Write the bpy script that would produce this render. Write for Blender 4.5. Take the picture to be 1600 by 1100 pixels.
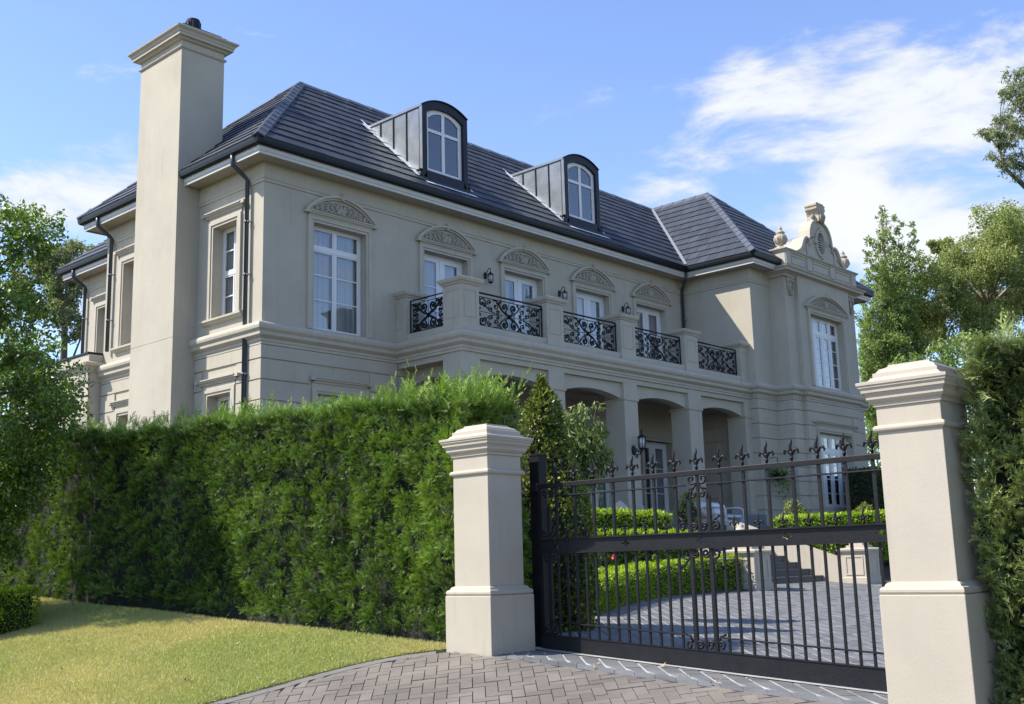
import bpy, bmesh, math, random
import numpy as np
from mathutils import Vector, Matrix

for _o in list(bpy.data.objects):
    bpy.data.objects.remove(_o)
scene = bpy.context.scene
COL = scene.collection
RNG = np.random.default_rng(7)
random.seed(7)

# ------------------------------------------------------------------ camera
# Axes: X runs along the balcony front (away to the right), Y along the street
# (away to the left); the lens is the origin, heights are relative to the eye.
F_PX, YAW, PITCH, ROLL = 1751.76, 0.74383851, 0.18888851, -0.02651587


def cam_axes():
    f = Vector((math.cos(PITCH) * math.cos(YAW), math.cos(PITCH) * math.sin(YAW), math.sin(PITCH)))
    r = Vector((math.sin(YAW), -math.cos(YAW), 0))
    u = r.cross(f)
    r2 = math.cos(ROLL) * r + math.sin(ROLL) * u
    u2 = -math.sin(ROLL) * r + math.cos(ROLL) * u
    return r2, u2, f


CR, CU, CF = cam_axes()
cam_data = bpy.data.cameras.new('camera')
cam_data.sensor_fit = 'HORIZONTAL'
cam_data.sensor_width = 36
cam_data.lens = 36 * F_PX / 1600
cam_data.clip_start = 0.1
cam_data.clip_end = 2000
cam = bpy.data.objects.new('camera', cam_data)
COL.objects.link(cam)
cam.matrix_world = Matrix(((CR.x, CU.x, -CF.x, 0), (CR.y, CU.y, -CF.y, 0), (CR.z, CU.z, -CF.z, 0), (0, 0, 0, 1)))
scene.camera = cam


def px_of(p):
    """pixel of a point in the 1600 x 1100 photograph (used to rank pieces by size in view)"""
    p = Vector(p)
    d = p.dot(CF)
    if d < 0.2:
        return None
    return 800 + F_PX * p.dot(CR) / d, 550 - F_PX * p.dot(CU) / d, d


# ------------------------------------------------------------------ light
SUN_DIR = Vector((-1.0, 0.9, 1.42)).normalized()      # towards the sun
sun_el = math.asin(SUN_DIR.z)
sun_az = math.atan2(SUN_DIR.x, SUN_DIR.y)
sd = bpy.data.lights.new('sun', 'SUN')
sd.energy = 5.0
sd.angle = math.radians(0.53)
sd.color = (1.0, 0.93, 0.82)
so = bpy.data.objects.new('sun', sd)
COL.objects.link(so)
so.rotation_euler = SUN_DIR.to_track_quat('Z', 'Y').to_euler()

world = bpy.data.worlds.new('World')
scene.world = world
world.use_nodes = True
WN, WL = world.node_tree.nodes, world.node_tree.links
WN.clear()


def wn(t, **kw):
    n = WN.new(t)
    for k, v in kw.items():
        setattr(n, k, v)
    return n


def wmath(op, a, b=None, clamp=False):
    n = WN.new('ShaderNodeMath')
    n.operation = op
    n.use_clamp = clamp
    for i, v in enumerate((a, b)):
        if v is None:
            continue
        if isinstance(v, (int, float)):
            n.inputs[i].default_value = v
        else:
            WL.new(v, n.inputs[i])
    return n.outputs[0]


def px_dir(x, y):
    return (CR * ((x - 800) / F_PX) - CU * ((y - 550) / F_PX) + CF).normalized()


sky = wn('ShaderNodeTexSky', sky_type='NISHITA')
sky.sun_disc = False
sky.sun_elevation = sun_el
sky.sun_rotation = sun_az
sky.altitude = 0
sky.air_density = 1.0
sky.dust_density = 0.15
sky.ozone_density = 3.0
tc = wn('ShaderNodeTexCoord')
DIRV = tc.outputs['Generated']
# clouds: a patchy fractal deck over the whole sky, gathered into the banks the photograph shows
nz = wn('ShaderNodeTexNoise')
mp = wn('ShaderNodeMapping')
mp.inputs['Rotation'].default_value = (0.25, -0.2, 0.75)
mp.inputs['Scale'].default_value = (1.0, 1.0, 2.4)
WL.new(DIRV, mp.inputs['Vector'])
nz.inputs['Scale'].default_value = 6.6
nz.inputs['Detail'].default_value = 9
nz.inputs['Roughness'].default_value = 0.60
nz.inputs['Distortion'].default_value = 0.35
WL.new(mp.outputs[0], nz.inputs['Vector'])
banks = []


def bank(x, y, sx, sy, tilt, amp):
    c = px_dir(x, y)
    e1 = (CR * math.cos(tilt) + CU * math.sin(tilt))
    e1 = (e1 - c * e1.dot(c)).normalized()
    e2 = c.cross(e1).normalized()
    tot = None
    for e, s in ((e1, sx), (e2, sy)):
        d = wn('ShaderNodeVectorMath', operation='DOT_PRODUCT')
        WL.new(DIRV, d.inputs[0])
        d.inputs[1].default_value = e / (s / F_PX)
        q = wmath('MULTIPLY', d.outputs['Value'], d.outputs['Value'])
        tot = q if tot is None else wmath('ADD', tot, q)
    front = wn('ShaderNodeVectorMath', operation='DOT_PRODUCT')
    WL.new(DIRV, front.inputs[0])
    front.inputs[1].default_value = c
    g = wmath('POWER', 2.718, wmath('MULTIPLY', tot, -1.0))
    g = wmath('MULTIPLY', g, wmath('GREATER_THAN', front.outputs['Value'], 0.0))
    banks.append(wmath('MULTIPLY', g, amp))


bank(1390, 115, 300, 95, 0.32, 0.25)
bank(1480, 210, 240, 75, 0.3, 0.20)
bank(1190, 85, 130, 55, 0.45, 0.26)
bank(1330, 330, 95, 48, 0.1, 0.36)
bank(1480, 360, 170, 60, 0.1, 0.25)
bank(1200, 250, 150, 50, 0.3, 0.09)
bank(110, 312, 150, 40, 0.1, 0.25)
bank(20, 290, 90, 40, 0.1, 0.14)
bank(560, 60, 620, 150, 0.0, -0.16)
bank(560, 330, 300, 100, 0.0, -0.08)
s = banks[0]
for b in banks[1:]:
    s = wmath('ADD', s, b)
dens = wmath('ADD', wmath('ADD', wmath('MULTIPLY', nz.outputs['Fac'], 1.45), -0.225), s)
mr = wn('ShaderNodeMapRange')
mr.interpolation_type = 'SMOOTHSTEP'
mr.inputs['From Min'].default_value = 0.56
mr.inputs['From Max'].default_value = 0.86
mr.inputs['To Max'].default_value = 0.95
WL.new(dens, mr.inputs['Value'])
# cloud brightness follows its own thickness a little
mr2 = wn('ShaderNodeMapRange')
mr2.inputs['From Min'].default_value = 0.55
mr2.inputs['From Max'].default_value = 1.0
mr2.inputs['To Min'].default_value = 4.3
mr2.inputs['To Max'].default_value = 5.3
WL.new(dens, mr2.inputs['Value'])
cc = wn('ShaderNodeCombineColor')
WL.new(wmath('MULTIPLY', mr2.outputs[0], 0.94), cc.inputs[0])
WL.new(wmath('MULTIPLY', mr2.outputs[0], 0.97), cc.inputs[1])
WL.new(mr2.outputs[0], cc.inputs[2])
mx = wn('ShaderNodeMix', data_type='RGBA')
WL.new(mr.outputs[0], mx.inputs[0])
hsv = wn('ShaderNodeHueSaturation')
hsv.inputs['Hue'].default_value = 0.511
hsv.inputs['Saturation'].default_value = 1.03
hsv.inputs['Value'].default_value = 1.40
WL.new(sky.outputs[0], hsv.inputs['Color'])
WL.new(hsv.outputs[0], mx.inputs[6])
WL.new(cc.outputs[0], mx.inputs[7])
bg = wn('ShaderNodeBackground')
bg.inputs['Strength'].default_value = 0.128
WL.new(mx.outputs[2], bg.inputs['Color'])
wo = wn('ShaderNodeOutputWorld')
WL.new(bg.outputs[0], wo.inputs['Surface'])

scene.view_settings.view_transform = 'Standard'
scene.view_settings.look = 'None'
scene.view_settings.exposure = 0.66
scene.view_settings.gamma = 1.0
scene.view_settings.use_curve_mapping = False
scene.render.engine = 'CYCLES'
scene.cycles.max_bounces = 5
scene.cycles.diffuse_bounces = 2
scene.cycles.transmission_bounces = 4
scene.cycles.glossy_bounces = 3
scene.cycles.transparent_max_bounces = 10


# ------------------------------------------------------------------ materials
def material(name, col, rough=0.7, var=0.0, vscale=6.0, bump=0.0, bscale=60.0, metallic=0.0, spec=0.5, tint=None,
             stain=None, coat=0.0):
    """col: base colour; var: large soft variation; tint: (colour b, strength) driven by the 'tint' attribute"""
    m = bpy.data.materials.new(name)
    m.use_nodes = True
    nt = m.node_tree
    N, L = nt.nodes, nt.links
    p = N['Principled BSDF']
    p.inputs['Roughness'].default_value = rough
    p.inputs['Metallic'].default_value = metallic
    p.inputs['Specular IOR Level'].default_value = spec
    p.inputs['Coat Weight'].default_value = coat
    geo = N.new('ShaderNodeNewGeometry')
    c = None
    rgb = N.new('ShaderNodeRGB')
    rgb.outputs[0].default_value = (*col, 1)
    c = rgb.outputs[0]
    if tint:
        at = N.new('ShaderNodeAttribute')
        at.attribute_name = 'tint'
        mix = N.new('ShaderNodeMix')
        mix.data_type = 'RGBA'
        L.new(at.outputs['Fac'], mix.inputs[0])
        L.new(c, mix.inputs[6])
        mix.inputs[7].default_value = (*tint, 1)
        c = mix.outputs[2]
    if var:
        nz = N.new('ShaderNodeTexNoise')
        nz.inputs['Scale'].default_value = vscale
        nz.inputs['Detail'].default_value = 5
        nz.inputs['Roughness'].default_value = 0.62
        L.new(geo.outputs['Position'], nz.inputs['Vector'])
        mr = N.new('ShaderNodeMapRange')
        mr.inputs['From Min'].default_value = 0.3
        mr.inputs['From Max'].default_value = 0.7
        mr.inputs['To Min'].default_value = 1 - var
        mr.inputs['To Max'].default_value = 1 + var
        L.new(nz.outputs['Fac'], mr.inputs['Value'])
        mul = N.new('ShaderNodeVectorMath')
        mul.operation = 'SCALE'
        L.new(c, mul.inputs[0])
        L.new(mr.outputs[0], mul.inputs['Scale'])
        c = mul.outputs[0]
    if stain:
        # rain streaks: noise stretched down the surface
        mpn = N.new('ShaderNodeMapping')
        mpn.inputs['Scale'].default_value = (5.0, 5.0, 0.35)
        L.new(geo.outputs['Position'], mpn.inputs['Vector'])
        n2 = N.new('ShaderNodeTexNoise')
        n2.inputs['Scale'].default_value = 1.6
        n2.inputs['Detail'].default_value = 6
        n2.inputs['Roughness'].default_value = 0.7
        L.new(mpn.outputs[0], n2.inputs['Vector'])
        m3 = N.new('ShaderNodeMapRange')
        m3.inputs['From Min'].default_value = 0.55
        m3.inputs['From Max'].default_value = 0.8
        m3.inputs['To Max'].default_value = stain
        L.new(n2.outputs['Fac'], m3.inputs['Value'])
        mix = N.new('ShaderNodeMix')
        mix.data_type = 'RGBA'
        L.new(m3.outputs[0], mix.inputs[0])
        L.new(c, mix.inputs[6])
        mix.inputs[7].default_value = (col[0] * 0.45, col[1] * 0.43, col[2] * 0.4, 1)
        c = mix.outputs[2]
    L.new(c, p.inputs['Base Color'])
    if bump:
        nb = N.new('ShaderNodeTexNoise')
        nb.inputs['Scale'].default_value = bscale
        nb.inputs['Detail'].default_value = 4
        L.new(geo.outputs['Position'], nb.inputs['Vector'])
        bp = N.new('ShaderNodeBump')
        bp.inputs['Strength'].default_value = bump
        bp.inputs['Distance'].default_value = 0.02
        L.new(nb.outputs['Fac'], bp.inputs['Height'])
        L.new(bp.outputs[0], p.inputs['Normal'])
    return m


def leaf_material(name, ca, cb, rough=0.5, trans=0.3, patch=None, spec=0.35):
    """two leaf colours mixed by 'tint', thin and partly see-through to light; patch: third colour in broad patches"""
    m = bpy.data.materials.new(name)
    m.use_nodes = True
    N, L = m.node_tree.nodes, m.node_tree.links
    p = N['Principled BSDF']
    p.inputs['Roughness'].default_value = rough
    p.inputs['Specular IOR Level'].default_value = spec
    at = N.new('ShaderNodeAttribute')
    at.attribute_name = 'tint'
    mix = N.new('ShaderNodeMix')
    mix.data_type = 'RGBA'
    L.new(at.outputs['Fac'], mix.inputs[0])
    mix.inputs[6].default_value = (*ca, 1)
    mix.inputs[7].default_value = (*cb, 1)
    c = mix.outputs[2]
    if patch:
        geo = N.new('ShaderNodeNewGeometry')
        nz = N.new('ShaderNodeTexNoise')
        nz.inputs['Scale'].default_value = patch[1]
        nz.inputs['Detail'].default_value = 4
        L.new(geo.outputs['Position'], nz.inputs['Vector'])
        mr = N.new('ShaderNodeMapRange')
        mr.inputs['From Min'].default_value = patch[2]
        mr.inputs['From Max'].default_value = patch[3]
        mr.inputs['To Max'].default_value = patch[4]
        L.new(nz.outputs['Fac'], mr.inputs['Value'])
        mx2 = N.new('ShaderNodeMix')
        mx2.data_type = 'RGBA'
        L.new(mr.outputs[0], mx2.inputs[0])
        L.new(c, mx2.inputs[6])
        mx2.inputs[7].default_value = (*patch[0], 1)
        c = mx2.outputs[2]
    L.new(c, p.inputs['Base Color'])
    tr = N.new('ShaderNodeBsdfTranslucent')
    br = N.new('ShaderNodeVectorMath')
    br.operation = 'MULTIPLY'
    L.new(c, br.inputs[0])
    br.inputs[1].default_value = (1.25, 1.3, 0.6)
    L.new(br.outputs[0], tr.inputs['Color'])
    ms = N.new('ShaderNodeMixShader')
    ms.inputs[0].default_value = trans
    L.new(p.outputs[0], ms.inputs[1])
    L.new(tr.outputs[0], ms.inputs[2])
    L.new(ms.outputs[0], N['Material Output'].inputs['Surface'])
    return m


def glass_material(name, ior=1.55):
    m = bpy.data.materials.new(name)
    m.use_nodes = True
    N, L = m.node_tree.nodes, m.node_tree.links
    N.remove(N['Principled BSDF'])
    fr = N.new('ShaderNodeFresnel')
    fr.inputs['IOR'].default_value = ior
    gl = N.new('ShaderNodeBsdfGlossy')
    gl.inputs['Roughness'].default_value = 0.015
    tr = N.new('ShaderNodeBsdfTransparent')
    tr.inputs['Color'].default_value = (0.86, 0.91, 0.92, 1)
    ad = N.new('ShaderNodeMath')
    ad.operation = 'MULTIPLY_ADD'
    ad.inputs[1].default_value = 2.2
    ad.inputs[2].default_value = 0.06
    ad.use_clamp = True
    L.new(fr.outputs[0], ad.inputs[0])
    ms = N.new('ShaderNodeMixShader')
    L.new(ad.outputs[0], ms.inputs[0])
    L.new(tr.outputs[0], ms.inputs[1])
    L.new(gl.outputs[0], ms.inputs[2])
    nz = N.new('ShaderNodeTexNoise')
    nz.inputs['Scale'].default_value = 1.3
    bp = N.new('ShaderNodeBump')
    bp.inputs['Strength'].default_value = 0.05
    bp.inputs['Distance'].default_value = 0.05
    L.new(nz.outputs['Fac'], bp.inputs['Height'])
    L.new(bp.outputs[0], gl.inputs['Normal'])
    L.new(ms.outputs[0], N['Material Output'].inputs['Surface'])
    return m


M = {}
M['stucco'] = material('stucco', (0.424, 0.388, 0.312), 0.85, var=0.07, vscale=1.1, bump=0.12, bscale=90, spec=0.2, stain=0.34)
M['trim'] = material('trim', (0.432, 0.397, 0.320), 0.75, var=0.06, vscale=2.2, bump=0.08, bscale=70, spec=0.25, stain=0.40)
M['pillar'] = material('pillar', (0.425, 0.380, 0.305), 0.65, var=0.05, vscale=2.0, bump=0.07, bscale=55, spec=0.25, stain=0.34)
M['relief'] = material('relief', (0.40, 0.362, 0.295), 0.8, var=0.12, vscale=14, spec=0.2)
M['urnstone'] = material('urnstone', (0.40, 0.345, 0.265), 0.85, var=0.2, vscale=9, bump=0.2, bscale=50, spec=0.2)
M['soffit'] = material('soffit', (0.43, 0.40, 0.32), 0.7, var=0.03)
M['fascia'] = material('fascia', (0.50, 0.49, 0.445), 0.5, var=0.04, vscale=3)
M['white'] = material('white_paint', (0.66, 0.67, 0.67), 0.4, var=0.02)
M['tile'] = material('roof_tile', (0.032, 0.038, 0.050), 0.6, var=0.18, vscale=1.3, tint=(0.052, 0.060, 0.076), bump=0.1, bscale=120, spec=0.3)
M['ridge'] = material('ridge_cap', (0.075, 0.088, 0.11), 0.5, var=0.2, vscale=4)
M['lead'] = material('lead_flashing', (0.26, 0.27, 0.28), 0.55, var=0.2, vscale=12, metallic=0.3, bump=0.3, bscale=14)
M['zinc'] = material('zinc_cladding', (0.20, 0.22, 0.24), 0.36, var=0.22, vscale=2.2, metallic=0.55, bump=0.12, bscale=4)
M['flash'] = material('flashing', (0.68, 0.69, 0.69), 0.5, var=0.2, vscale=10, bump=0.3, bscale=14)
M['zincdark'] = material('dark_metal', (0.009, 0.012, 0.019), 0.5, var=0.15, vscale=5, spec=0.3)
M['gutter'] = material('gutter', (0.007, 0.010, 0.014), 0.48, var=0.1, vscale=4, spec=0.3)
M['pipe'] = material('downpipe', (0.036, 0.055, 0.072), 0.4, var=0.1, vscale=3)
M['iron'] = material('wrought_iron', (0.006, 0.006, 0.008), 0.45, var=0.2, vscale=20, spec=0.3)
M['gate'] = material('gate_paint', (0.010, 0.010, 0.012), 0.46, var=0.25, vscale=9, bump=0.12, bscale=60, spec=0.22)
M['glass'] = glass_material('glass')
M['lampglass'] = material('lamp_glass', (0.55, 0.57, 0.56), 0.1, spec=0.6)
M['curtain'] = material('curtain', (0.62, 0.63, 0.65), 0.9)
M['blind'] = material('blind', (0.70, 0.66, 0.58), 0.8)
M['dark'] = material('room_shade', (0.03, 0.03, 0.032), 0.9)  # shade of an unlit interior, painted near black
M['bluestone'] = material('bluestone', (0.118, 0.122, 0.126), 0.65, var=0.22, vscale=3, tint=(0.180, 0.183, 0.184), bump=0.2, bscale=60)
M['step'] = material('step_stone', (0.075, 0.08, 0.088), 0.6, var=0.2, vscale=8, bump=0.2, bscale=40)
M['mortar'] = material('mortar', (0.38, 0.38, 0.37), 0.9, var=0.25, vscale=4, bump=0.2, bscale=60)
M['paver'] = material('paver', (0.132, 0.116, 0.098), 0.8, var=0.2, vscale=1.8, tint=(0.190, 0.165, 0.138), bump=0.25, bscale=70, stain=None)
M['kerb'] = material('edge_paver', (0.15, 0.142, 0.132), 0.8, var=0.15, vscale=5, tint=(0.18, 0.168, 0.153), bump=0.2, bscale=60)
M['joint'] = material('joint_sand', (0.055, 0.05, 0.045), 0.95, var=0.3, vscale=6)
M['soil'] = material('soil', (0.05, 0.035, 0.025), 0.95, var=0.35, vscale=8, bump=0.5, bscale=30)
M['turf'] = material('turf', (0.28, 0.28, 0.09), 0.95, var=0.22, vscale=1.2, tint=None, bump=0.5, bscale=40)
M['bark'] = material('bark', (0.11, 0.085, 0.065), 0.9, var=0.3, vscale=8, bump=0.6, bscale=30)
M['gumbark'] = material('gum_bark', (0.30, 0.26, 0.22), 0.85, var=0.35, vscale=3, bump=0.3, bscale=20)
M['asphalt'] = material('asphalt', (0.05, 0.05, 0.052), 0.9, var=0.2, vscale=8, bump=0.4, bscale=80)
M['terrace'] = material('terrace', (0.16, 0.16, 0.165), 0.7, var=0.15, vscale=4)
M['wicker'] = material('white_chair', (0.50, 0.50, 0.52), 0.6, var=0.05)
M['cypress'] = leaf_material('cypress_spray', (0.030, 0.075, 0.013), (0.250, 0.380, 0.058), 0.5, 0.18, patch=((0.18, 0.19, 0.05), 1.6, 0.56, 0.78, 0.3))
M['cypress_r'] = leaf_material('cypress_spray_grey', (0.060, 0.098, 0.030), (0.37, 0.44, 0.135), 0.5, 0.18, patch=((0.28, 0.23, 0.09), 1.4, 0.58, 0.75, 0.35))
M['core'] = material('hedge_core', (0.012, 0.016, 0.008), 0.95, var=0.4, vscale=6)  # near-black fill standing in for shade inside hedges and cones
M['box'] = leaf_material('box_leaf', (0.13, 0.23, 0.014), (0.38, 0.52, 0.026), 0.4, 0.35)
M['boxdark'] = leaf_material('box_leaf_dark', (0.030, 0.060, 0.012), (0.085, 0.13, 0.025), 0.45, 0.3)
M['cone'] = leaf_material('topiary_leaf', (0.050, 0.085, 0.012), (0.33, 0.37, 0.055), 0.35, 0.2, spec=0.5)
M['pale'] = leaf_material('pale_leaf', (0.16, 0.20, 0.04), (0.40, 0.42, 0.14), 0.45, 0.3)
M['shrub'] = leaf_material('shrub_leaf', (0.075, 0.13, 0.03), (0.32, 0.38, 0.14), 0.4, 0.35, spec=0.5)
M['pear'] = leaf_material('tree_leaf', (0.045, 0.105, 0.014), (0.23, 0.34, 0.036), 0.35, 0.30, spec=0.6)
M['poplar'] = leaf_material('poplar_leaf', (0.12, 0.19, 0.05), (0.34, 0.43, 0.13), 0.45, 0.40, spec=0.5)
M['gum'] = leaf_material('gum_leaf', (0.14, 0.19, 0.06), (0.39, 0.43, 0.15), 0.5, 0.38, spec=0.4)
M['gumgrey'] = leaf_material('gum_leaf_grey', (0.13, 0.165, 0.09), (0.32, 0.35, 0.18), 0.5, 0.38, spec=0.4)
M['grass'] = leaf_material('grass_blade', (0.27, 0.32, 0.10), (0.53, 0.53, 0.20), 0.6, 0.25, patch=((0.66, 0.54, 0.27), 0.40, 0.40, 0.64, 0.65))
M['petal'] = material('red_petal', (0.55, 0.008, 0.02), 0.5)
M['dryleaf'] = material('dry_leaf', (0.22, 0.14, 0.07), 0.8, tint=(0.42, 0.34, 0.20))


# ------------------------------------------------------------------ mesh helpers
class MB:
    def __init__(self):
        self.v, self.f, self.t = [], [], []

    def quad(self, a, b, c, d, tint=None):
        n = len(self.v)
        self.v += [tuple(a), tuple(b), tuple(c), tuple(d)]
        self.f.append((n, n + 1, n + 2, n + 3))

    def poly(self, pts):
        n = len(self.v)
        self.v += [tuple(p) for p in pts]
        self.f.append(tuple(range(n, n + len(pts))))

    def add(self, vs, fs):
        n = len(self.v)
        self.v += [tuple(p) for p in vs]
        self.f += [tuple(i + n for i in f) for f in fs]

    def box(self, x0, x1, y0, y1, z0, z1):
        vs = [(x, y, z) for z in (z0, z1) for y in (y0, y1) for x in (x0, x1)]
        self.add(vs, [(0, 2, 3, 1), (4, 5, 7, 6), (0, 1, 5, 4), (2, 6, 7, 3), (0, 4, 6, 2), (1, 3, 7, 5)])

    def prism(self, pts, y0, y1):
        """pts: (x, z) outline counter-clockwise seen from -Y; extruded from y0 (front) to y1"""
        n = len(pts)
        vs = [(x, y0, z) for x, z in pts] + [(x, y1, z) for x, z in pts]
        fs = [tuple(range(n)), tuple(range(2 * n - 1, n - 1, -1))]
        fs += [(i, i + n, (i + 1) % n + n, (i + 1) % n) for i in range(n)]
        self.add(vs, fs)

    def band(self, outer, inner, y0, y1, closed=False):
        """frame between two matching outlines (x, z), extruded y0..y1"""
        n = len(outer)
        vs = [(x, y, z) for y in (y0, y1) for L in (outer, inner) for x, z in L]
        fs = []
        for i in range(n if closed else n - 1):
            j = (i + 1) % n
            fs += [(i, j, n + j, n + i), (2 * n + i, 3 * n + i, 3 * n + j, 2 * n + j),
                   (i, 2 * n + i, 2 * n + j, j), (n + i, n + j, 3 * n + j, 3 * n + i)]
        if not closed:
            fs += [(0, n, 3 * n, 2 * n), (n - 1, 3 * n - 1, 4 * n - 1, 2 * n - 1)]
        self.add(vs, fs)

    def tube(self, pts, r, sides=6, caps=True):
        """r: number or list of radii"""
        P = [Vector(p) for p in pts]
        n = len(P)
        R = r if isinstance(r, (list, tuple)) else [r] * n
        ref = Vector((0.13, 0.31, 0.94))
        vs, fs = [], []
        prev = None
        for i in range(n):
            t = (P[min(i + 1, n - 1)] - P[max(i - 1, 0)])
            t = t.normalized() if t.length > 1e-9 else Vector((0, 0, 1))
            if prev is None:
                a = t.cross(ref if abs(t.dot(ref)) < 0.9 else Vector((1, 0, 0))).normalized()
            else:
                a = (prev - t * prev.dot(t))
                a = a.normalized() if a.length > 1e-6 else t.cross(Vector((1, 0, 0))).normalized()
            prev = a
            b = t.cross(a)
            for k in range(sides):
                an = 2 * math.pi * (k + 0.5) / sides
                vs.append(P[i] + (a * math.cos(an) + b * math.sin(an)) * R[i])
        for i in range(n - 1):
            for k in range(sides):
                fs.append((i * sides + k, i * sides + (k + 1) % sides, (i + 1) * sides + (k + 1) % sides, (i + 1) * sides + k))
        if caps:
            fs.append(tuple(range(sides - 1, -1, -1)))
            fs.append(tuple((n - 1) * sides + k for k in range(sides)))
        self.add(vs, fs)

    def lathe(self, prof, c=(0, 0, 0), seg=16):
        vs, fs = [], []
        for r, z in prof:
            for k in range(seg):
                a = 2 * math.pi * k / seg
                vs.append((c[0] + r * math.cos(a), c[1] + r * math.sin(a), c[2] + z))
        for i in range(len(prof) - 1):
            for k in range(seg):
                fs.append((i * seg + k, i * seg + (k + 1) % seg, (i + 1) * seg + (k + 1) % seg, (i + 1) * seg + k))
        fs.append(tuple(range(seg - 1, -1, -1)))
        fs.append(tuple((len(prof) - 1) * seg + k for k in range(seg)))
        self.add(vs, fs)

    def sweep(self, path, prof, closed=False, caps=True):
        """moulding: path of (x, y), outward = right hand side; prof of (out, z) from bottom to top"""
        n = len(path)
        P = [Vector(p) for p in path]
        ms = []
        for i in range(n):
            ns = []
            if closed or i > 0:
                d = (P[i] - P[i - 1]).normalized()
                ns.append(Vector((d.y, -d.x)))
            if closed or i < n - 1:
                d = (P[(i + 1) % n] - P[i]).normalized()
                ns.append(Vector((d.y, -d.x)))
            if len(ns) == 2:
                m = ns[0] + ns[1]
                m = m / max(0.2, m.dot(ns[0]))
            else:
                m = ns[0]
            ms.append(m)
        k = len(prof)
        vs = [(P[i].x + ms[i].x * o, P[i].y + ms[i].y * o, z) for i in range(n) for o, z in prof]
        fs = []
        for i in range(n if closed else n - 1):
            j = (i + 1) % n
            for q in range(k - 1):
                fs.append((i * k + q, j * k + q, j * k + q + 1, i * k + q + 1))
        if caps and not closed:
            fs.append(tuple(range(k - 1, -1, -1)))
            fs.append(tuple((n - 1) * k + q for q in range(k)))
        self.add(vs, fs)

    def stack(self, cx, cy, prof, cap=True):
        """square mouldings: prof of (half width, z) bottom to top"""
        vs = [(cx + sx * h, cy + sy * h, z) for h, z in prof for sx, sy in ((-1, -1), (1, -1), (1, 1), (-1, 1))]
        fs = []
        for i in range(len(prof) - 1):
            for k in range(4):
                fs.append((i * 4 + k, i * 4 + (k + 1) % 4, i * 4 + 4 + (k + 1) % 4, i * 4 + 4 + k))
        if cap:
            e = (len(prof) - 1) * 4
            fs.append((e, e + 1, e + 2, e + 3))
        self.add(vs, fs)

    def mesh(self, name):
        me = bpy.data.meshes.new(name)
        me.from_pydata(self.v, [], self.f)
        me.validate()
        if len(self.f) == 1:
            return me          # a single pane keeps the facing it was given
        bm = bmesh.new()
        bm.from_mesh(me)
        bmesh.ops.recalc_face_normals(bm, faces=bm.faces)
        bm.to_mesh(me)
        bm.free()
        return me


LOCAL = set()      # things whose parts are given relative to their own base


def new_obj(name, data, parent=None, loc=None, rotz=0.0):
    o = bpy.data.objects.new(name, data)
    COL.objects.link(o)
    if parent is not None:
        o.parent = parent
        if parent.type == 'EMPTY' and parent.parent is None:
            # children of a thing are given in scene coordinates
            if parent.name not in LOCAL:
                o.matrix_parent_inverse = Matrix.Translation(parent.location).inverted()
    if loc is not None:
        o.location = loc
    if rotz:
        o.rotation_euler = (0, 0, rotz)
    return o


def obj(name, mb, mat, parent=None, loc=None, rotz=0.0, smooth=False, bevel=0.0, tint=None):
    me = mb.mesh(name) if isinstance(mb, MB) else mb
    if mat is not None and not me.materials:
        me.materials.append(M[mat] if isinstance(mat, str) else mat)
    if smooth:
        me.polygons.foreach_set('use_smooth', [True] * len(me.polygons))
    if tint is not None:
        a = me.attributes.new('tint', 'FLOAT', 'POINT')
        a.data.foreach_set('value', [tint] * len(me.vertices))
    o = new_obj(name, me, parent, loc, rotz)
    if bevel:
        b = o.modifiers.new('bevel', 'BEVEL')
        b.width = bevel
        b.segments = 2
        b.limit_method = 'ANGLE'
        b.angle_limit = math.radians(40)
    return o


def tag(o, label=None, cat=None, group=None, kind=None):
    if label:
        o['label'] = label
    if cat:
        o['category'] = cat
    if group:
        o['group'] = group
    if kind:
        o['kind'] = kind
    return o


def thing(name, label, cat, loc=(0, 0, 0), group=None, local=False):
    o = bpy.data.objects.new(name, None)
    COL.objects.link(o)
    o.empty_display_size = 0.2
    o.location = loc
    if local:
        LOCAL.add(o.name)
    return tag(o, label, cat, group)


def copy_tree(o, loc, parent=None, label=None):
    c = o.copy()
    COL.objects.link(c)
    c.parent = parent
    c.location = loc
    if label:
        c['label'] = label
    for ch in list(o.children):
        copy_child(ch, c)
    return c


def copy_child(ch, parent):
    c = ch.copy()
    COL.objects.link(c)
    c.parent = parent
    for g in list(ch.children):
        copy_child(g, c)
    return c


def tri_mesh(name, V, Fc, tint=None, mat=None):
    """fast mesh from numpy arrays of vertices and triangles"""
    me = bpy.data.meshes.new(name)
    V = np.ascontiguousarray(V, dtype=np.float32)
    Fc = np.ascontiguousarray(Fc, dtype=np.int32)
    k = Fc.shape[1]
    me.vertices.add(len(V))
    me.vertices.foreach_set('co', V.ravel())
    me.loops.add(Fc.size)
    me.loops.foreach_set('vertex_index', Fc.ravel())
    me.polygons.add(len(Fc))
    me.polygons.foreach_set('loop_start', np.arange(0, Fc.size, k, dtype=np.int32))
    me.polygons.foreach_set('loop_total', np.full(len(Fc), k, dtype=np.int32))
    if tint is not None:
        a = me.attributes.new('tint', 'FLOAT', 'POINT')
        a.data.foreach_set('value', np.ascontiguousarray(tint, dtype=np.float32))
    me.update()
    if mat:
        me.materials.append(M[mat] if isinstance(mat, str) else mat)
    return me


# ------------------------------------------------------------------ lie of the land
def z_out(x, y):
    return -0.79 + 0.186 * (x - 7.40) + 0.0636 * (y - 7.15)


def z_in(x, y):
    return -0.775 + 0.0636 * (min(max(y, -3.0), 14.0) - 7.1)


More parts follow.
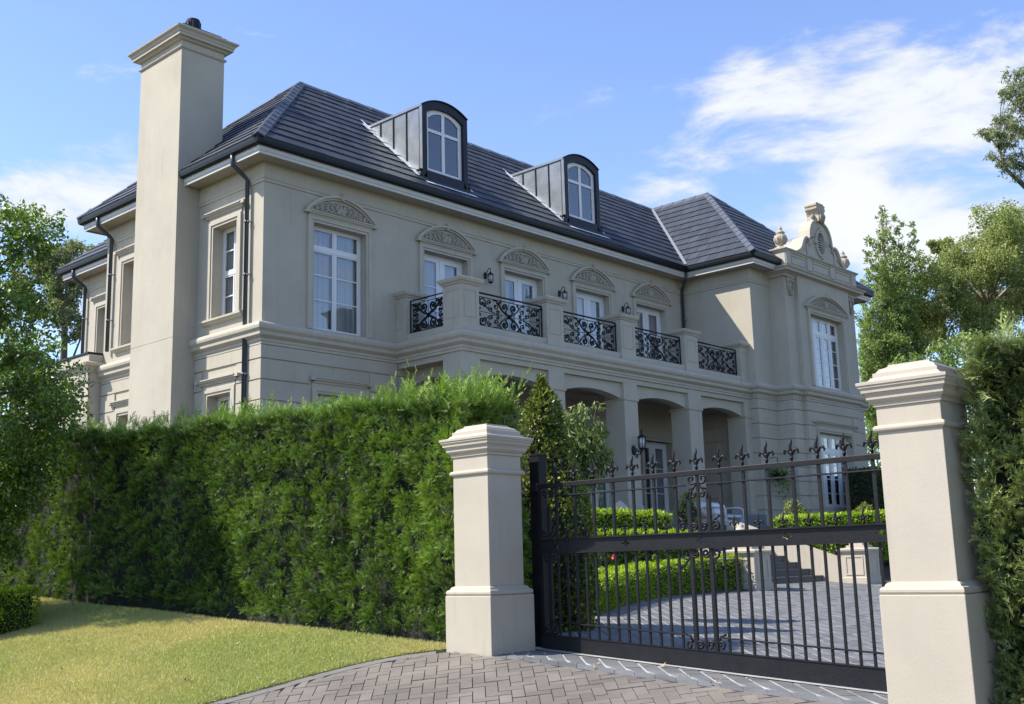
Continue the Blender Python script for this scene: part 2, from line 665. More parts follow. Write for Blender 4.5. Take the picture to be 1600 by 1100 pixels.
def ground_z(x, y):
    yy = min(max(y, -3.0), 22.0)
    a = max(z_out(x, yy), -1.80 + 0.012 * yy)
    return min(a, z_in(x, y))


def span(a, b, n):
    return [a + (b - a) * i / n for i in range(n + 1)]
# ------------------------------------------------------------------ the ground
XS = [-400, -150, -60, -20, -8] + span(-4, 7.2, 28) + span(7.3, 8.3, 8) + span(9, 22, 13) + [26, 32, 40, 60, 100, 250, 600]
YS = [-400, -150, -60, -20, -8] + span(-4, 22, 40) + [26, 32, 40, 60, 100, 250, 600]
mb = MB()
mb.v = [(x, y, ground_z(x, y) - 0.06) for y in YS for x in XS]
nx = len(XS)
mb.f = [(j * nx + i, j * nx + i + 1, (j + 1) * nx + i + 1, (j + 1) * nx + i) for j in range(len(YS) - 1) for i in range(nx - 1)]
obj('ground', mb, 'soil', smooth=True)['kind'] = 'structure'

# the paved crossover meets the lawn along this curve (x, y)
EDGE = [(1.5, 11.2), (2.6, 10.1), (3.6, 9.35), (4.5, 8.85), (5.43, 8.53), (5.81, 8.44), (6.22, 8.36), (6.65, 8.25), (6.98, 8.11), (7.22, 7.93), (7.40, 7.76)]


def edge_y(x):
    for (xa, ya), (xb, yb) in zip(EDGE, EDGE[1:]):
        if xa <= x <= xb:
            return ya + (yb - ya) * (x - xa) / (xb - xa)
    return EDGE[0][1] if x < EDGE[0][0] else EDGE[-1][1]


def lawn_back(y):
    # mown edge in front of the hedge
    return 7.50 - 0.042 * (y - 7.9) + 0.02 * math.sin(y * 2.1)


# lawn: a turf sheet with its own cut edge
mb = MB()
ys = span(7.765, 26, 90)
for y0, y1 in zip(ys, ys[1:]):
    for k in range(24):
        def px(y, t):
            lo = 1.2
            for (xa, ya), (xb, yb) in zip(EDGE, EDGE[1:]):
                if yb <= y <= ya:
                    lo = xa + (xb - xa) * (ya - y) / (ya - yb)
            return lo + (lawn_back(y) - lo) * t
        q = []
        for y, t in ((y0, k / 24), (y0, (k + 1) / 24), (y1, (k + 1) / 24), (y1, k / 24)):
            x = px(y, t)
            q.append((x, y, ground_z(x, y) + 0.022))
        mb.quad(*q)
# turned-down edge beside the paving
for (xa, ya), (xb, yb) in zip(EDGE, EDGE[1:]):
    mb.quad((xa, ya, ground_z(xa, ya) - 0.05), (xb, yb, ground_z(xb, yb) - 0.05), (xb, yb, ground_z(xb, yb) + 0.022), (xa, ya, ground_z(xa, ya) + 0.022))
obj('lawn', mb, 'turf')['kind'] = 'structure'

# road beyond the crossover (behind and below the camera)
mb = MB()
for y0, y1 in zip(span(-40, 60, 25), span(-40, 60, 25)[1:]):
    mb.quad((-9, y0, ground_z(-9, y0) + 0.01), (0.2, y0, ground_z(0.2, y0) + 0.01), (0.2, y1, ground_z(0.2, y1) + 0.01), (-9, y1, ground_z(-9, y1) + 0.01))
obj('road', mb, 'asphalt')['kind'] = 'structure'


# ------------------------------------------------------------------ paving, piece by piece
def lay(setting, name, quads, mat, height, keep=300):
    """quads: lists of four (x, y); the pieces that show largest become parts, the rest one part of kind 'stuff'"""
    ranked = []
    for q in quads:
        c = [sum(p[0] for p in q) / 4, sum(p[1] for p in q) / 4]
        P = px_of((c[0], c[1], ground_z(*c)))
        ok = P and -20 < P[0] < 1620 and 860 < P[1] < 1120
        ranked.append((P[2] if ok else 1e6 + (P[2] if P else 1e3), q))
    ranked.sort(key=lambda e: e[0])
    rest = MB()
    tints = []
    for i, (d, q) in enumerate(ranked):
        dz = height + random.uniform(-0.0025, 0.0025)
        top = [(x, y, ground_z(x, y) + dz) for x, y in q]
        bot = [(x, y, ground_z(x, y) - 0.02) for x, y in q]
        fs = [(0, 1, 2, 3)] + [(k, k + 4, (k + 1) % 4 + 4, (k + 1) % 4) for k in range(4)]
        t = min(1, max(0, random.gauss(0.45, 0.22)))
        if i < keep and d < 1e6:
            m = MB()
            m.add(top + bot, fs)
            obj(name, m, mat, setting, tint=t)
        else:
            rest.add(top + bot, fs)
            tints += [t] * 8
    me = bpy.data.meshes.new(name + '_field')
    me.from_pydata(rest.v, [], rest.f)
    a = me.attributes.new('tint', 'FLOAT', 'POINT')
    a.data.foreach_set('value', tints)
    me.materials.append(M[mat])
    o = new_obj(name + '_field', me, setting)
    o['kind'] = 'stuff'
    return o


def sheet(name, x0, x1, y0, y1, mat, dz, nx=24, ny=24, clip=None):
    mb = MB()
    for i in range(nx):
        for j in range(ny):
            q = []
            for a, b in ((i, j), (i + 1, j), (i + 1, j + 1), (i, j + 1)):
                x = x0 + (x1 - x0) * a / nx
                yt = clip(x) if clip else y1
                y = y0 + (yt - y0) * b / ny
                q.append((x, y, ground_z(x, y) + dz))
            mb.quad(*q)
    o = obj(name, mb, mat)
    o['kind'] = 'structure'
    return o


U = 0.102
crossover = sheet('crossover', 1.0, 7.42, -1.0, 8.0, 'joint', -0.008, clip=lambda x: edge_y(x) - 0.005)
c45 = math.sqrt(0.5)
quads = []
for i in range(-90, 125):
    for j in range(-68, 68):
        r = (i - j) % 4
        if r == 0:
            a, b, w, h = i, j, 2, 1
        elif r == 3:
            a, b, w, h = i, j, 1, 2
        else:
            continue
        g = 0.0035 / U
        pts = []
        for p, q in ((a + g, b + g), (a + w - g, b + g), (a + w - g, b + h - g), (a + g, b + h - g)):
            u, v = p * U, q * U
            pts.append((5.2 + (u + v) * c45, 5.2 + (-u + v) * c45))
        cx = sum(p[0] for p in pts) / 4
        cy = sum(p[1] for p in pts) / 4
        if cx < 2.2 or cy < 0.5:
            continue
        if max(p[0] for p in pts) > 7.40 or any(p[1] > edge_y(p[0]) - 0.145 for p in pts):
            # cut pieces: pull corners back to the border line
            pts = [(min(p[0], 7.40), min(p[1], edge_y(min(p[0], 7.40)) - 0.145)) for p in pts]
            ar = 0.5 * abs(sum(pts[k][0] * pts[(k + 1) % 4][1] - pts[(k + 1) % 4][0] * pts[k][1] for k in range(4)))
            if ar < 0.004:
                continue
        quads.append(pts)
lay(crossover, 'paver', quads, 'paver', 0.012)
# header course along the lawn
quads = []
L = [0.0]
for (xa, ya), (xb, yb) in zip(EDGE, EDGE[1:]):
    L.append(L[-1] + math.hypot(xb - xa, yb - ya))


def edge_at(s):
    for k in range(len(L) - 1):
        if L[k] <= s <= L[k + 1] + 1e-9:
            t = (s - L[k]) / (L[k + 1] - L[k])
            return tuple(EDGE[k][c] + (EDGE[k + 1][c] - EDGE[k][c]) * t for c in (0, 1))
    return EDGE[-1]


s = 0.0
while s + 0.2 < L[-1]:
    a, b = edge_at(s + 0.002), edge_at(s + 0.228 if s + 0.228 < L[-1] else L[-1])
    d = Vector((b[0] - a[0], b[1] - a[1])).normalized()
    n = Vector((d.y, -d.x)) * -1
    if n.y > 0:
        n = -n
    quads.append([(a[0] + n.x * 0.012, a[1] + n.y * 0.012), (b[0] + n.x * 0.012, b[1] + n.y * 0.012), (b[0] + n.x * 0.138, b[1] + n.y * 0.138), (a[0] + n.x * 0.138, a[1] + n.y * 0.138)])
    s += 0.23
lay(crossover, 'edge_paver', quads, 'kerb', 0.013)

driveway = sheet('driveway', 7.424, 24.0, -3.5, 12.0, 'mortar', 0.0, nx=60, ny=20, clip=lambda x: 7.72 if x < 8.9 else 12.0)
quads = []
W, LEN = 0.150, 0.30
for c in range(-120, 130):
    for k in range(-70, 120):
        u0 = k * LEN + (0.5 * LEN if c % 2 else 0)
        g, gl = 0.0100, 0.0015
        pts = []
        for u, v in ((u0 + gl, c * W + g), (u0 + LEN - gl, c * W + g), (u0 + LEN - gl, (c + 1) * W - g), (u0 + gl, (c + 1) * W - g)):
            pts.append((8.0 + (u - v) * c45, 6.0 + (u + v) * c45))
        cx = sum(p[0] for p in pts) / 4
        cy = sum(p[1] for p in pts) / 4
        if not (7.3 < cx < 23.5 and -3 < cy < 11.9) or (cx < 8.95 and cy > 7.65):
            continue
        pts = [(max(p[0], 7.56), p[1]) for p in pts]
        ar = 0.5 * abs(sum(pts[m][0] * pts[(m + 1) % 4][1] - pts[(m + 1) % 4][0] * pts[m][1] for m in range(4)))
        if ar < 0.006:
            continue
        quads.append(pts)
lay(driveway, 'bluestone_paver', quads, 'bluestone', 0.0045)
quads = []
y = -1.0
while y < 7.6:
    quads.append([(7.428, y + 0.003), (7.552, y + 0.105), (7.552, y + 0.298), (7.428, y + 0.195)])
    y += 0.20
lay(driveway, 'edge_stone', quads, 'bluestone', 0.0045)

# ------------------------------------------------------------------ the house
HOUSE = thing('house', 'large two storey beige mansion with slate grey hipped roof, dormers and balcony', 'house', (13.61, 19.77, 1.4))
XB, YA, YB = 13.61, 19.77, 26.72
XW, YW, XE = 29.70, 17.31, 36.66
YP1, YP2 = 16.75, 16.62
FLOOR = 1.30
WC = [15.715, 19.10, 22.02, 25.0, 27.88]        # window and door axes on the front


def front(c):
    return lambda u, w, z: (u, c - w, z)


def side(c):
    return lambda u, w, z: (c - w, u, z)


def wall(mb, P, u0, u1, z0, z1, ops=(), rev=0.25):
    us = sorted({u0, u1} | {o[0] for o in ops} | {o[1] for o in ops})
    zs = sorted({z0, z1} | {o[2] for o in ops} | {o[3] for o in ops})
    for a, b in zip(us, us[1:]):
        for c, d in zip(zs, zs[1:]):
            if any(o[0] <= a and b <= o[1] and o[2] <= c and d <= o[3] for o in ops):
                continue
            mb.quad(P(a, 0, c), P(b, 0, c), P(b, 0, d), P(a, 0, d))
    for a, b, c, d in ops:
        mb.quad(P(a, 0, c), P(a, -rev, c), P(a, -rev, d), P(a, 0, d))
        mb.quad(P(b, 0, c), P(b, 0, d), P(b, -rev, d), P(b, -rev, c))
        mb.quad(P(a, 0, d), P(a, -rev, d), P(b, -rev, d), P(b, 0, d))
        mb.quad(P(a, 0, c), P(b, 0, c), P(b, -rev, c), P(a, -rev, c))


OPH, OPT = 0.765, 7.78
up_ops = [(WC[0] - OPH, WC[0] + OPH, 5.32, OPT)] + [(c - OPH, c + OPH, 5.40, OPT) for c in WC[1:]]
lo_ops = [(c - 0.72, c + 0.72, FLOOR + 0.02, 3.72) for c in WC[1:]]
mb = MB()
wall(mb, front(YA), XB, XW + 0.3, 5.0, 8.95, up_ops)
wall(mb, front(YA), XB, 17.42, 0.2, 5.0, [(WC[0] - 0.62, WC[0] + 0.62, 1.9, 3.86)])
wall(mb, front(YA), 17.42, XW + 0.3, 0.2, 5.0, lo_ops)
sw_up = [(21.23 - 0.475, 21.23 + 0.475, 5.66, 7.79), (25.33 - 0.475, 25.33 + 0.475, 5.66, 7.79)]
sw_lo = [(21.33 - 0.455, 21.33 + 0.455, 2.2, 3.90), (25.30 - 0.455, 25.30 + 0.455, 2.2, 3.90)]
wall(mb, side(XB), YA, YB, 0.0, 8.95, sw_up + sw_lo, rev=0.3)
mb.quad((XB, YB, 0), (XE, YB, 0), (XE, YB, 8.95), (XB, YB, 8.95))
mb.quad((XB, YA, 8.93), (XE, YA, 8.93), (XE, YB, 8.93), (XB, YB, 8.93))   # ceiling
mb.quad((XB, YA + .05, 5.02), (XE, YA + .05, 5.02), (XE, YB, 5.02), (XB, YB, 5.02))   # upper floor
main_wall = obj('wall', mb, 'stucco', HOUSE)

# wing: stepped plan of the pavilion
PLAN = [(XW, YA), (XW, YW), (30.83, YW), (30.83, YP1), (31.45, YP1), (31.45, YP2), (34.92, YP2), (34.92, YP1), (35.53, YP1), (35.53, YW), (XE, YW), (XE, YB)]
mb = MB()
PC = 33.19
wops_up = [(PC - 1.09, PC + 1.09, 5.34, 7.66)]
wops_lo = [(PC - 1.09, PC + 1.09, 1.55, 3.87)]
for (xa, ya), (xb, yb) in zip(PLAN, PLAN[1:]):
    if (xa, ya) == (31.45, YP2):
        wall(mb, front(YP2), xa, xb, 0.2, 8.95, wops_up + wops_lo)
    else:
        mb.quad((xa, ya, 0.2), (xb, yb, 0.2), (xb, yb, 8.95), (xa, ya, 8.95))
mb.quad((XW, YW + .1, 5.03), (XE, YW + .1, 5.03), (XE, YA, 5.03), (XW, YA, 5.03))
mb.quad((XW, YW + .1, 8.92), (XE, YW + .1, 8.92), (XE, YA, 8.92), (XW, YA, 8.92))
wing_wall = obj('wall', mb, 'stucco', HOUSE)

# rusticated courses of the ground floor, each band proud of a recessed joint
JZ = [4.80, 4.49, 4.04, 3.60, 3.16, 2.73, 2.30, 1.87, 1.45]


def course(parent, path, z0, z1):
    m = MB()
    m.sweep(path, [(0.0, z0 + 0.016), (0.034, z0 + 0.016), (0.034, z1 - 0.016), (0.0, z1 - 0.016)])
    obj('stone_course', m, 'stucco', parent)


for z1, z0 in zip(JZ, JZ[1:]):
    hid = z0 < 3.0
    if z0 > 4.2:
        for p in ([(XB, 26.70), (XB, 24.23)], [(XB, 22.33), (XB, YA), (17.41, YA)]):
            course(main_wall, p, z0, z1)
        course(main_wall, [(17.45, YA), (XW - .01, YA)], z0, z1)
        course(wing_wall, [(XW, YA - .04), (XW, YW), (30.83, YW), (30.83, YP1), (31.45, YP1), (31.45, YP2), (34.92, YP2), (34.92, YP1), (35.53, YP1), (35.53, YW), (XE, YW), (XE, YB)], z0, z1)
    else:
        g = 0.68 if z0 > 1.8 else 0.68
        for p in ([(XB, 26.70), (XB, 25.98)], [(XB, 24.62), (XB, 24.23)], [(XB, 22.33), (XB, 22.01)], [(XB, 20.65), (XB, YA), (WC[0] - 0.86, YA)], [(WC[0] + 0.86, YA), (17.41, YA)]):
            course(main_wall, p, z0, z1)
        xs = [17.45] + [v for c in WC[1:] for v in (c - 0.92, c + 0.92)] + [XW - .01]
        for a, b in zip(xs[::2], xs[1::2]):
            if b - a > 0.15:
                course(main_wall, [(a, YA), (b, YA)], z0, z1)
        course(wing_wall, [(XW, YA - .04), (XW, YW), (30.83, YW), (30.83, YP1), (31.45, YP1), (31.45, YP2), (PC - 1.27, YP2)], z0, z1)
        course(wing_wall, [(PC + 1.27, YP2), (34.92, YP2), (34.92, YP1), (35.53, YP1), (35.53, YW), (XE, YW), (XE, YB)], z0, z1)

# string course between the floors, wrapping wall, balcony edge and wing
SP = [(0.0, 4.79), (0.035, 4.80), (0.035, 4.85), (0.055, 4.87), (0.055, 4.92), (0.085, 4.94), (0.145, 4.985), (0.15, 5.055), (0.165, 5.07), (0.20, 5.11), (0.212, 5.165), (0.20, 5.22), (0.17, 5.25), (0.0, 5.305)]
mb = MB()
mb.sweep([(XB, 22.34), (XB, YA), (17.42, YA), (17.42, 17.55), (XW, 17.55), (XW, YW), (30.83, YW), (30.83, YP1), (31.45, YP1), (31.45, YP2), (34.92, YP2), (34.92, YP1), (35.53, YP1), (35.53, YW), (XE, YW), (XE, YB)], SP)
mb.sweep([(XB, 26.71), (XB, 24.22)], SP)
obj('string_course', mb, 'trim', HOUSE)
# frieze moulding under the eaves
FP = [(0.0, 8.43), (0.028, 8.44), (0.028, 8.49), (0.05, 8.515), (0.05, 8.555), (0.018, 8.565), (0.018, 8.93)]
mb = MB()
mb.sweep([(XB, 22.34), (XB, YA), (XW, YA), (XW, YW), (30.83, YW)], FP)
mb.sweep([(XB + 2, YB), (XB, YB), (XB, 24.22)], FP)
mb.sweep([(35.53, YW), (XE, YW), (XE, YB)], FP)
obj('frieze', mb, 'trim', HOUSE)

# ------------------------------------------------------------------ roof
OV = 0.56
EX0, EX1, EY0, EY1 = XB - OV, XE + OV, YA - OV, YB + OV
ZE, ZR = 9.20, 12.93
HH = (EY1 - EY0) / 2
RY = (EY0 + EY1) / 2
AX = EX0 + HH
WX0, WY0 = XW - OV, YW - OV
WXC = (WX0 + EX1) / 2
WH = WXC - WX0
WAY = WY0 + WH
ROOF_FACES = {
    'front': [(EX0, EY0, ZE), (WX0, EY0, ZE), (WXC, RY, ZR), (AX, RY, ZR)],
    'left': [(EX0, EY1, ZE), (EX0, EY0, ZE), (AX, RY, ZR)],
    'wingleft': [(WX0, EY0, ZE), (WX0, WY0, ZE), (WXC, WAY, ZR), (WXC, RY, ZR)],
    'wingfront': [(WX0, WY0, ZE), (EX1, WY0, ZE), (WXC, WAY, ZR)],
    'wingright': [(EX1, WY0, ZE), (EX1, EY1, ZE), (WXC, RY, ZR), (WXC, WAY, ZR)],
    'back': [(EX1, EY1, ZE), (EX0, EY1, ZE), (AX, RY, ZR), (WXC, RY, ZR)],
}
mb = MB()
for k, pts in ROOF_FACES.items():
    mb.poly([(x, y, z - 0.035) for x, y, z in pts])
roof = obj('roof', mb, 'zincdark', HOUSE)
DORM = [19.05, 24.60]        # dormer axes
DW, DY, DTOP = 0.80, 19.66, 11.58


def tiles(pts, gauge, width):
    """list of tiles, each 8 corners (top four then bottom four)"""
    P0, P1 = Vector(pts[0]), Vector(pts[1])
    e = (P1 - P0)
    ln = e.length
    e.normalize()
    Q1, Q0 = Vector(pts[2]), Vector(pts[-1])
    nrm = e.cross(Q1 - P1).normalized()
    if nrm.z < 0:
        nrm = -nrm
    sdir = nrm.cross(e)
    if sdir.z < 0:
        sdir = -sdir
    H = (Q1 - P0).dot(sdir)
    uh, ul = (Q1 - P0).dot(e), (Q0 - P0).dot(e)
    lo = lambda s: ul * s / H
    hi = lambda s: ln + (uh - ln) * s / H
    n = round(H / gauge)
    g = H / n
    out = []
    for k in range(n):
        s0, s1 = k * g - (0.02 if k == 0 else 0), (k + 1) * g
        u = -width * (0.5 if k % 2 else 0.0) + width * math.floor(min(0, ul) / width)
        while u < max(ln, uh):
            a0, b0 = max(u + 0.005, lo(max(s0, 0))), min(u + width - 0.005, hi(max(s0, 0)))
            a1, b1 = max(u + 0.005, lo(s1)), min(u + width - 0.005, hi(s1))
            u += width
            if b0 - a0 < 0.02 and b1 - a1 < 0.02:
                continue
            if b1 < a1:
                a1 = b1 = 0.5 * (a1 + b1)
            if b0 < a0:
                a0 = b0 = 0.5 * (a0 + b0)
            j = random.gauss(0, 0.0025)
            w = lambda uu, ss, h: P0 + e * uu + sdir * ss + nrm * h
            top = [w(a0, s0, 0.030 + j), w(b0, s0, 0.030 + j), w(b1, s1, 0.004), w(a1, s1, 0.004)]
            bot = [w(a0, s0, 0.0), w(b0, s0, 0.0), w(b1, s1, -0.02), w(a1, s1, -0.02)]
            c = (top[0] + top[2]) / 2
            # leave the dormers' footprints and the chimney open
            skip = False
            for d in DORM:
                if abs(c.x - d) < DW - 0.06 and DY + 0.15 < c.y < 21.75:
                    skip = True
            if 13.05 < c.x < 14.15 and 22.36 < c.y < 24.2:
                skip = True
            if not skip:
                out.append((top, bot))
    return out


alltiles = []
for k in ('front', 'left', 'wingleft', 'wingfront', 'wingright', 'back'):
    for t in tiles(ROOF_FACES[k], 0.42, 0.36):
        c = (t[0][0] + t[0][2]) / 2
        P = px_of(c)
        vis = k in ('front', 'left', 'wingleft', 'wingfront')
        size = (t[0][1] - t[0][0]).length * (t[0][3] - t[0][0]).length
        alltiles.append(((0 if vis else 1, P[2] if size > 0.1 else P[2] + 50), t))
alltiles.sort(key=lambda e: e[0])
rest, rt = MB(), []
tf = [(0, 1, 2, 3), (0, 4, 5, 1), (1, 5, 6, 2), (3, 7, 4, 0)]
for i, (key, (top, bot)) in enumerate(alltiles):
    t = min(1, max(0, random.gauss(0.4, 0.28)))
    if i < 300:
        m = MB()
        m.add(top + bot, tf)
        obj('roof_tile', m, 'tile', roof, tint=t)
    else:
        rest.add(top + bot, tf)
        rt += [t] * 8
me = bpy.data.meshes.new('roof_tile_field')
me.from_pydata(rest.v, [], rest.f)
at = me.attributes.new('tint', 'FLOAT', 'POINT')
at.data.foreach_set('value', rt)
me.materials.append(M['tile'])
new_obj('roof_tile_field', me, roof)['kind'] = 'stuff'


def caps(a, b, seg=0.40, w=0.14, rise=0.075):
    """overlapping angular ridge tiles from a (low) to b (high)"""
    a, b = Vector(a), Vector(b)
    d = b - a
    n = max(1, round(d.length / seg))
    d.normalize()
    sidev = d.cross(Vector((0, 0, 1))).normalized()
    up = sidev.cross(d)
    L = (b - a).length / n
    for k in range(n):
        p0, p1 = a + d * (k * L - 0.01), a + d * ((k + 1) * L + 0.03)
        m = MB()
        lift0, lift1 = 0.022, 0.004
        drop = 0.075 if abs(d.z) > 0.1 else 0.115
        vs = []
        for p, lf in ((p0, lift0), (p1, lift1)):
            vs += [p - sidev * w + up * (lf - drop + 0.04), p + up * (rise + lf - 0.02), p + sidev * w + up * (lf - drop + 0.04),
                   p + sidev * w + up * (lf - drop), p + up * (rise + lf - 0.06), p - sidev * w + up * (lf - drop)]
        m.add(vs, [(0, 1, 7, 6), (1, 2, 8, 7), (2, 3, 9, 8), (3, 4, 10, 9), (4, 5, 11, 10), (5, 0, 6, 11), (0, 5, 4, 1), (1, 4, 3, 2), (6, 7, 10, 11), (7, 8, 9, 10)])
        obj('ridge_cap', m, 'ridge', roof)


caps((EX0, EY0, ZE), (AX, RY, ZR))
caps((AX, RY, ZR), (WXC, RY, ZR), seg=0.8)
caps((WX0, WY0, ZE), (WXC, WAY, ZR))
caps((WXC, WAY, ZR), (WXC, RY, ZR), seg=0.45)
caps((EX1, WY0, ZE), (WXC, WAY, ZR), seg=0.8)
caps((EX0, EY1, ZE), (AX, RY, ZR), seg=0.8)
# valley gutter lined with metal
mb = MB()
va, vb = Vector((WX0, EY0, ZE)), Vector((WXC, RY, ZR))
mb.tube([va + Vector((0.02, 0.02, 0.045)), vb + Vector((-0.1, -0.1, -0.05))], 0.065, 4)
obj('valley_flashing', mb, 'lead', roof)

# eaves: boarded soffit, painted fascia, dark gutter
E1 = [(XB, 22.33), (XB, YA), (XW, YA), (XW, YW), (30.75, YW)]
E2 = [(XB + 3, YB), (XB, YB), (XB, 24.23)]
E3 = [(35.62, YW), (XE, YW), (XE, YB), (XB + 3, YB)]
for nm, prof, mt in (('soffit', [(0, 8.90), (0.40, 8.90), (0.40, 8.94), (0, 8.94)], 'soffit'),
                     ('fascia', [(0.40, 8.865), (0.437, 8.865), (0.437, 8.92), (0.455, 8.94), (0.455, 9.045), (0.40, 9.045)], 'fascia'),
                     ('gutter', [(0.457, 9.035), (0.505, 9.03), (0.555, 9.06), (0.572, 9.12), (0.580, 9.20), (0.552, 9.20), (0.545, 9.13), (0.457, 9.13)], 'gutter')):
    mb = MB()
    for p in (E1, E2, E3):
        mb.sweep(p, prof)
    obj(nm, mb, mt, roof)
# thin joints of the soffit boards
mb = MB()
for o_ in (0.09, 0.17, 0.25, 0.33):
    for p in (E1, E2):
        mb.sweep(p, [(o_, 8.894), (o_ + 0.045, 8.894), (o_ + 0.045, 8.899), (o_, 8.899)])
obj('soffit_batten', mb, 'soffit', roof)

# ------------------------------------------------------------------ chimney
CX0, CX1, CY0, CY1 = 13.01, 14.17, 22.34, 24.22
ccx, ccy = (CX0 + CX1) / 2, (CY0 + CY1) / 2


def rect(x0, x1, y0, y1):
    return [(x0, y1), (x0, y0), (x1, y0), (x1, y1)]


mb = MB()
mb.sweep(rect(CX0, CX1, CY0, CY1), [(0, 0.0), (0, 5.255), (-0.006, 5.26), (-0.006, 5.275), (0, 5.28), (0, 12.27)], closed=True)
chim = obj('chimney', mb, 'stucco', HOUSE)
mb = MB()
mb.sweep(rect(CX0, CX1, CY0, CY1), [(0, 12.27), (0.03, 12.28), (0.05, 12.31), (0.03, 12.34), (0, 12.345), (0, 12.47), (0.06, 12.49), (0.09, 12.53), (0.16, 12.54), (0.165, 12.60), (0.18, 12.61), (0.20, 12.66), (0.25, 12.70), (0.26, 12.735), (0.23, 12.75), (0.04, 12.85), (0.04, 12.88)], closed=True)
mb.box(CX0 - 0.03, CX1 + 0.03, CY0 - 0.03, CY1 + 0.03, 12.86, 12.885)
obj('chimney_cap', mb, 'trim', chim)
mb = MB()
mb.box(CX0 + 0.05, CX1 - 0.05, CY0 + 0.05, CY1 - 0.05, 12.886, 12.95)
obj('cap_tray', mb, 'zincdark', chim)
for fy, fz, fr in ((22.72, 0.0, 0.17), (23.72, -0.05, 0.17)):
    mb = MB()
    mb.lathe([(0.12, 12.95), (0.12, 13.02), (fr, 13.04), (fr, 13.26 + fz), (0.155, 13.27 + fz), (0.155, 13.29 + fz), (0.10, 13.30 + fz)], (13.52, fy, 0), 18)
    for k in range(9):
        a = 2 * math.pi * k / 9
        x, y = 13.52 + 0.173 * math.cos(a), fy + 0.173 * math.sin(a)
        mb.box(x - 0.012, x + 0.012, y - 0.012, y + 0.012, 13.03, 13.22 + fz)
    obj('flue', mb, 'zincdark', chim, smooth=False)

# ------------------------------------------------------------------ windows
WM = {}


def wmesh(key, fn, mat):
    if key not in WM:
        m = MB()
        fn(m)
        WM[key] = m.mesh(key[1])
        WM[key].materials.append(M[mat])
    return WM[key]


def arc(w, zb, rise, n=20, inset=0.0):
    R = (w * w + rise * rise) / (2 * rise)
    zc = zb + rise - R
    R2 = R - inset
    a0 = math.asin(min(1, (w - inset * 0.6) / R2)) if inset else math.asin(w / R)
    return [(R2 * math.sin(-a0 + 2 * a0 * i / n), zc + R2 * math.cos(-a0 + 2 * a0 * i / n)) for i in range(n + 1)]


def spiral(cx, cz, R, turns, a0, sgn=1, n=26, r0=0.12):
    return [(cx + R * (r0 + (1 - r0) * i / n) * math.cos(a0 + sgn * 2 * math.pi * turns * (1 - i / n)),
             cz + R * (r0 + (1 - r0) * i / n) * math.sin(a0 + sgn * 2 * math.pi * turns * (1 - i / n))) for i in range(n + 1)]


def relief_fn(W, zb, rise):
    def fn(m):
        R = (W * W + rise * rise) / (2 * rise)
        zc = zb + rise - R
        top = lambda x: zc + math.sqrt(R * R - x * x)
        # central palmette
        for k in range(-3, 4):
            a = k * 0.36
            h = min(0.27, top(0) - zb - 0.05) * (1 - 0.05 * k * k)
            pts = [(0.02 * k, -0.035, zb + 0.03), (0.6 * h * math.sin(a), -0.06, zb + 0.03 + 0.6 * h * math.cos(a)), (h * math.sin(a * 1.15), -0.045, zb + 0.03 + h * math.cos(a * 1.1))]
            m.tube(pts, [0.02, 0.034, 0.012], 5)
        rnd = random.Random(3)
        for s_ in (-1, 1):
            x = 0.17
            while x < W - 0.12:
                h = top(x) - zb - 0.03
                r = max(0.022, min(0.085, h * 0.36))
                for zz, sg in ((zb + 0.02 + r, 1), (zb + 0.02 + h - r * 1.1, -1)):
                    if sg < 0 and h < 0.13:
                        continue
                    p = spiral(s_ * x, zz, r, 1.2, math.pi / 2 * sg, s_ * sg, 12)
                    m.tube([(a, -0.045, b) for a, b in p], [0.010 + 0.010 * (i / 12) for i in range(13)], 5)
                    for q in range(3):
                        an = rnd.uniform(0, 6.28)
                        a, b = s_ * x + r * 1.05 * math.cos(an), zz + r * 1.05 * math.sin(an)
                        if zb + 0.015 < b < top(min(abs(a), W - 0.05)) - 0.03:
                            m.tube([(a, -0.03, b), (a + 0.02 * math.cos(an), -0.058, b + 0.02 * math.sin(an)), (a + 0.045 * math.cos(an + .5), -0.035, b + 0.045 * math.sin(an + .5))], [0.008, 0.017, 0.006], 4)
                x += r * 1.65
    return fn


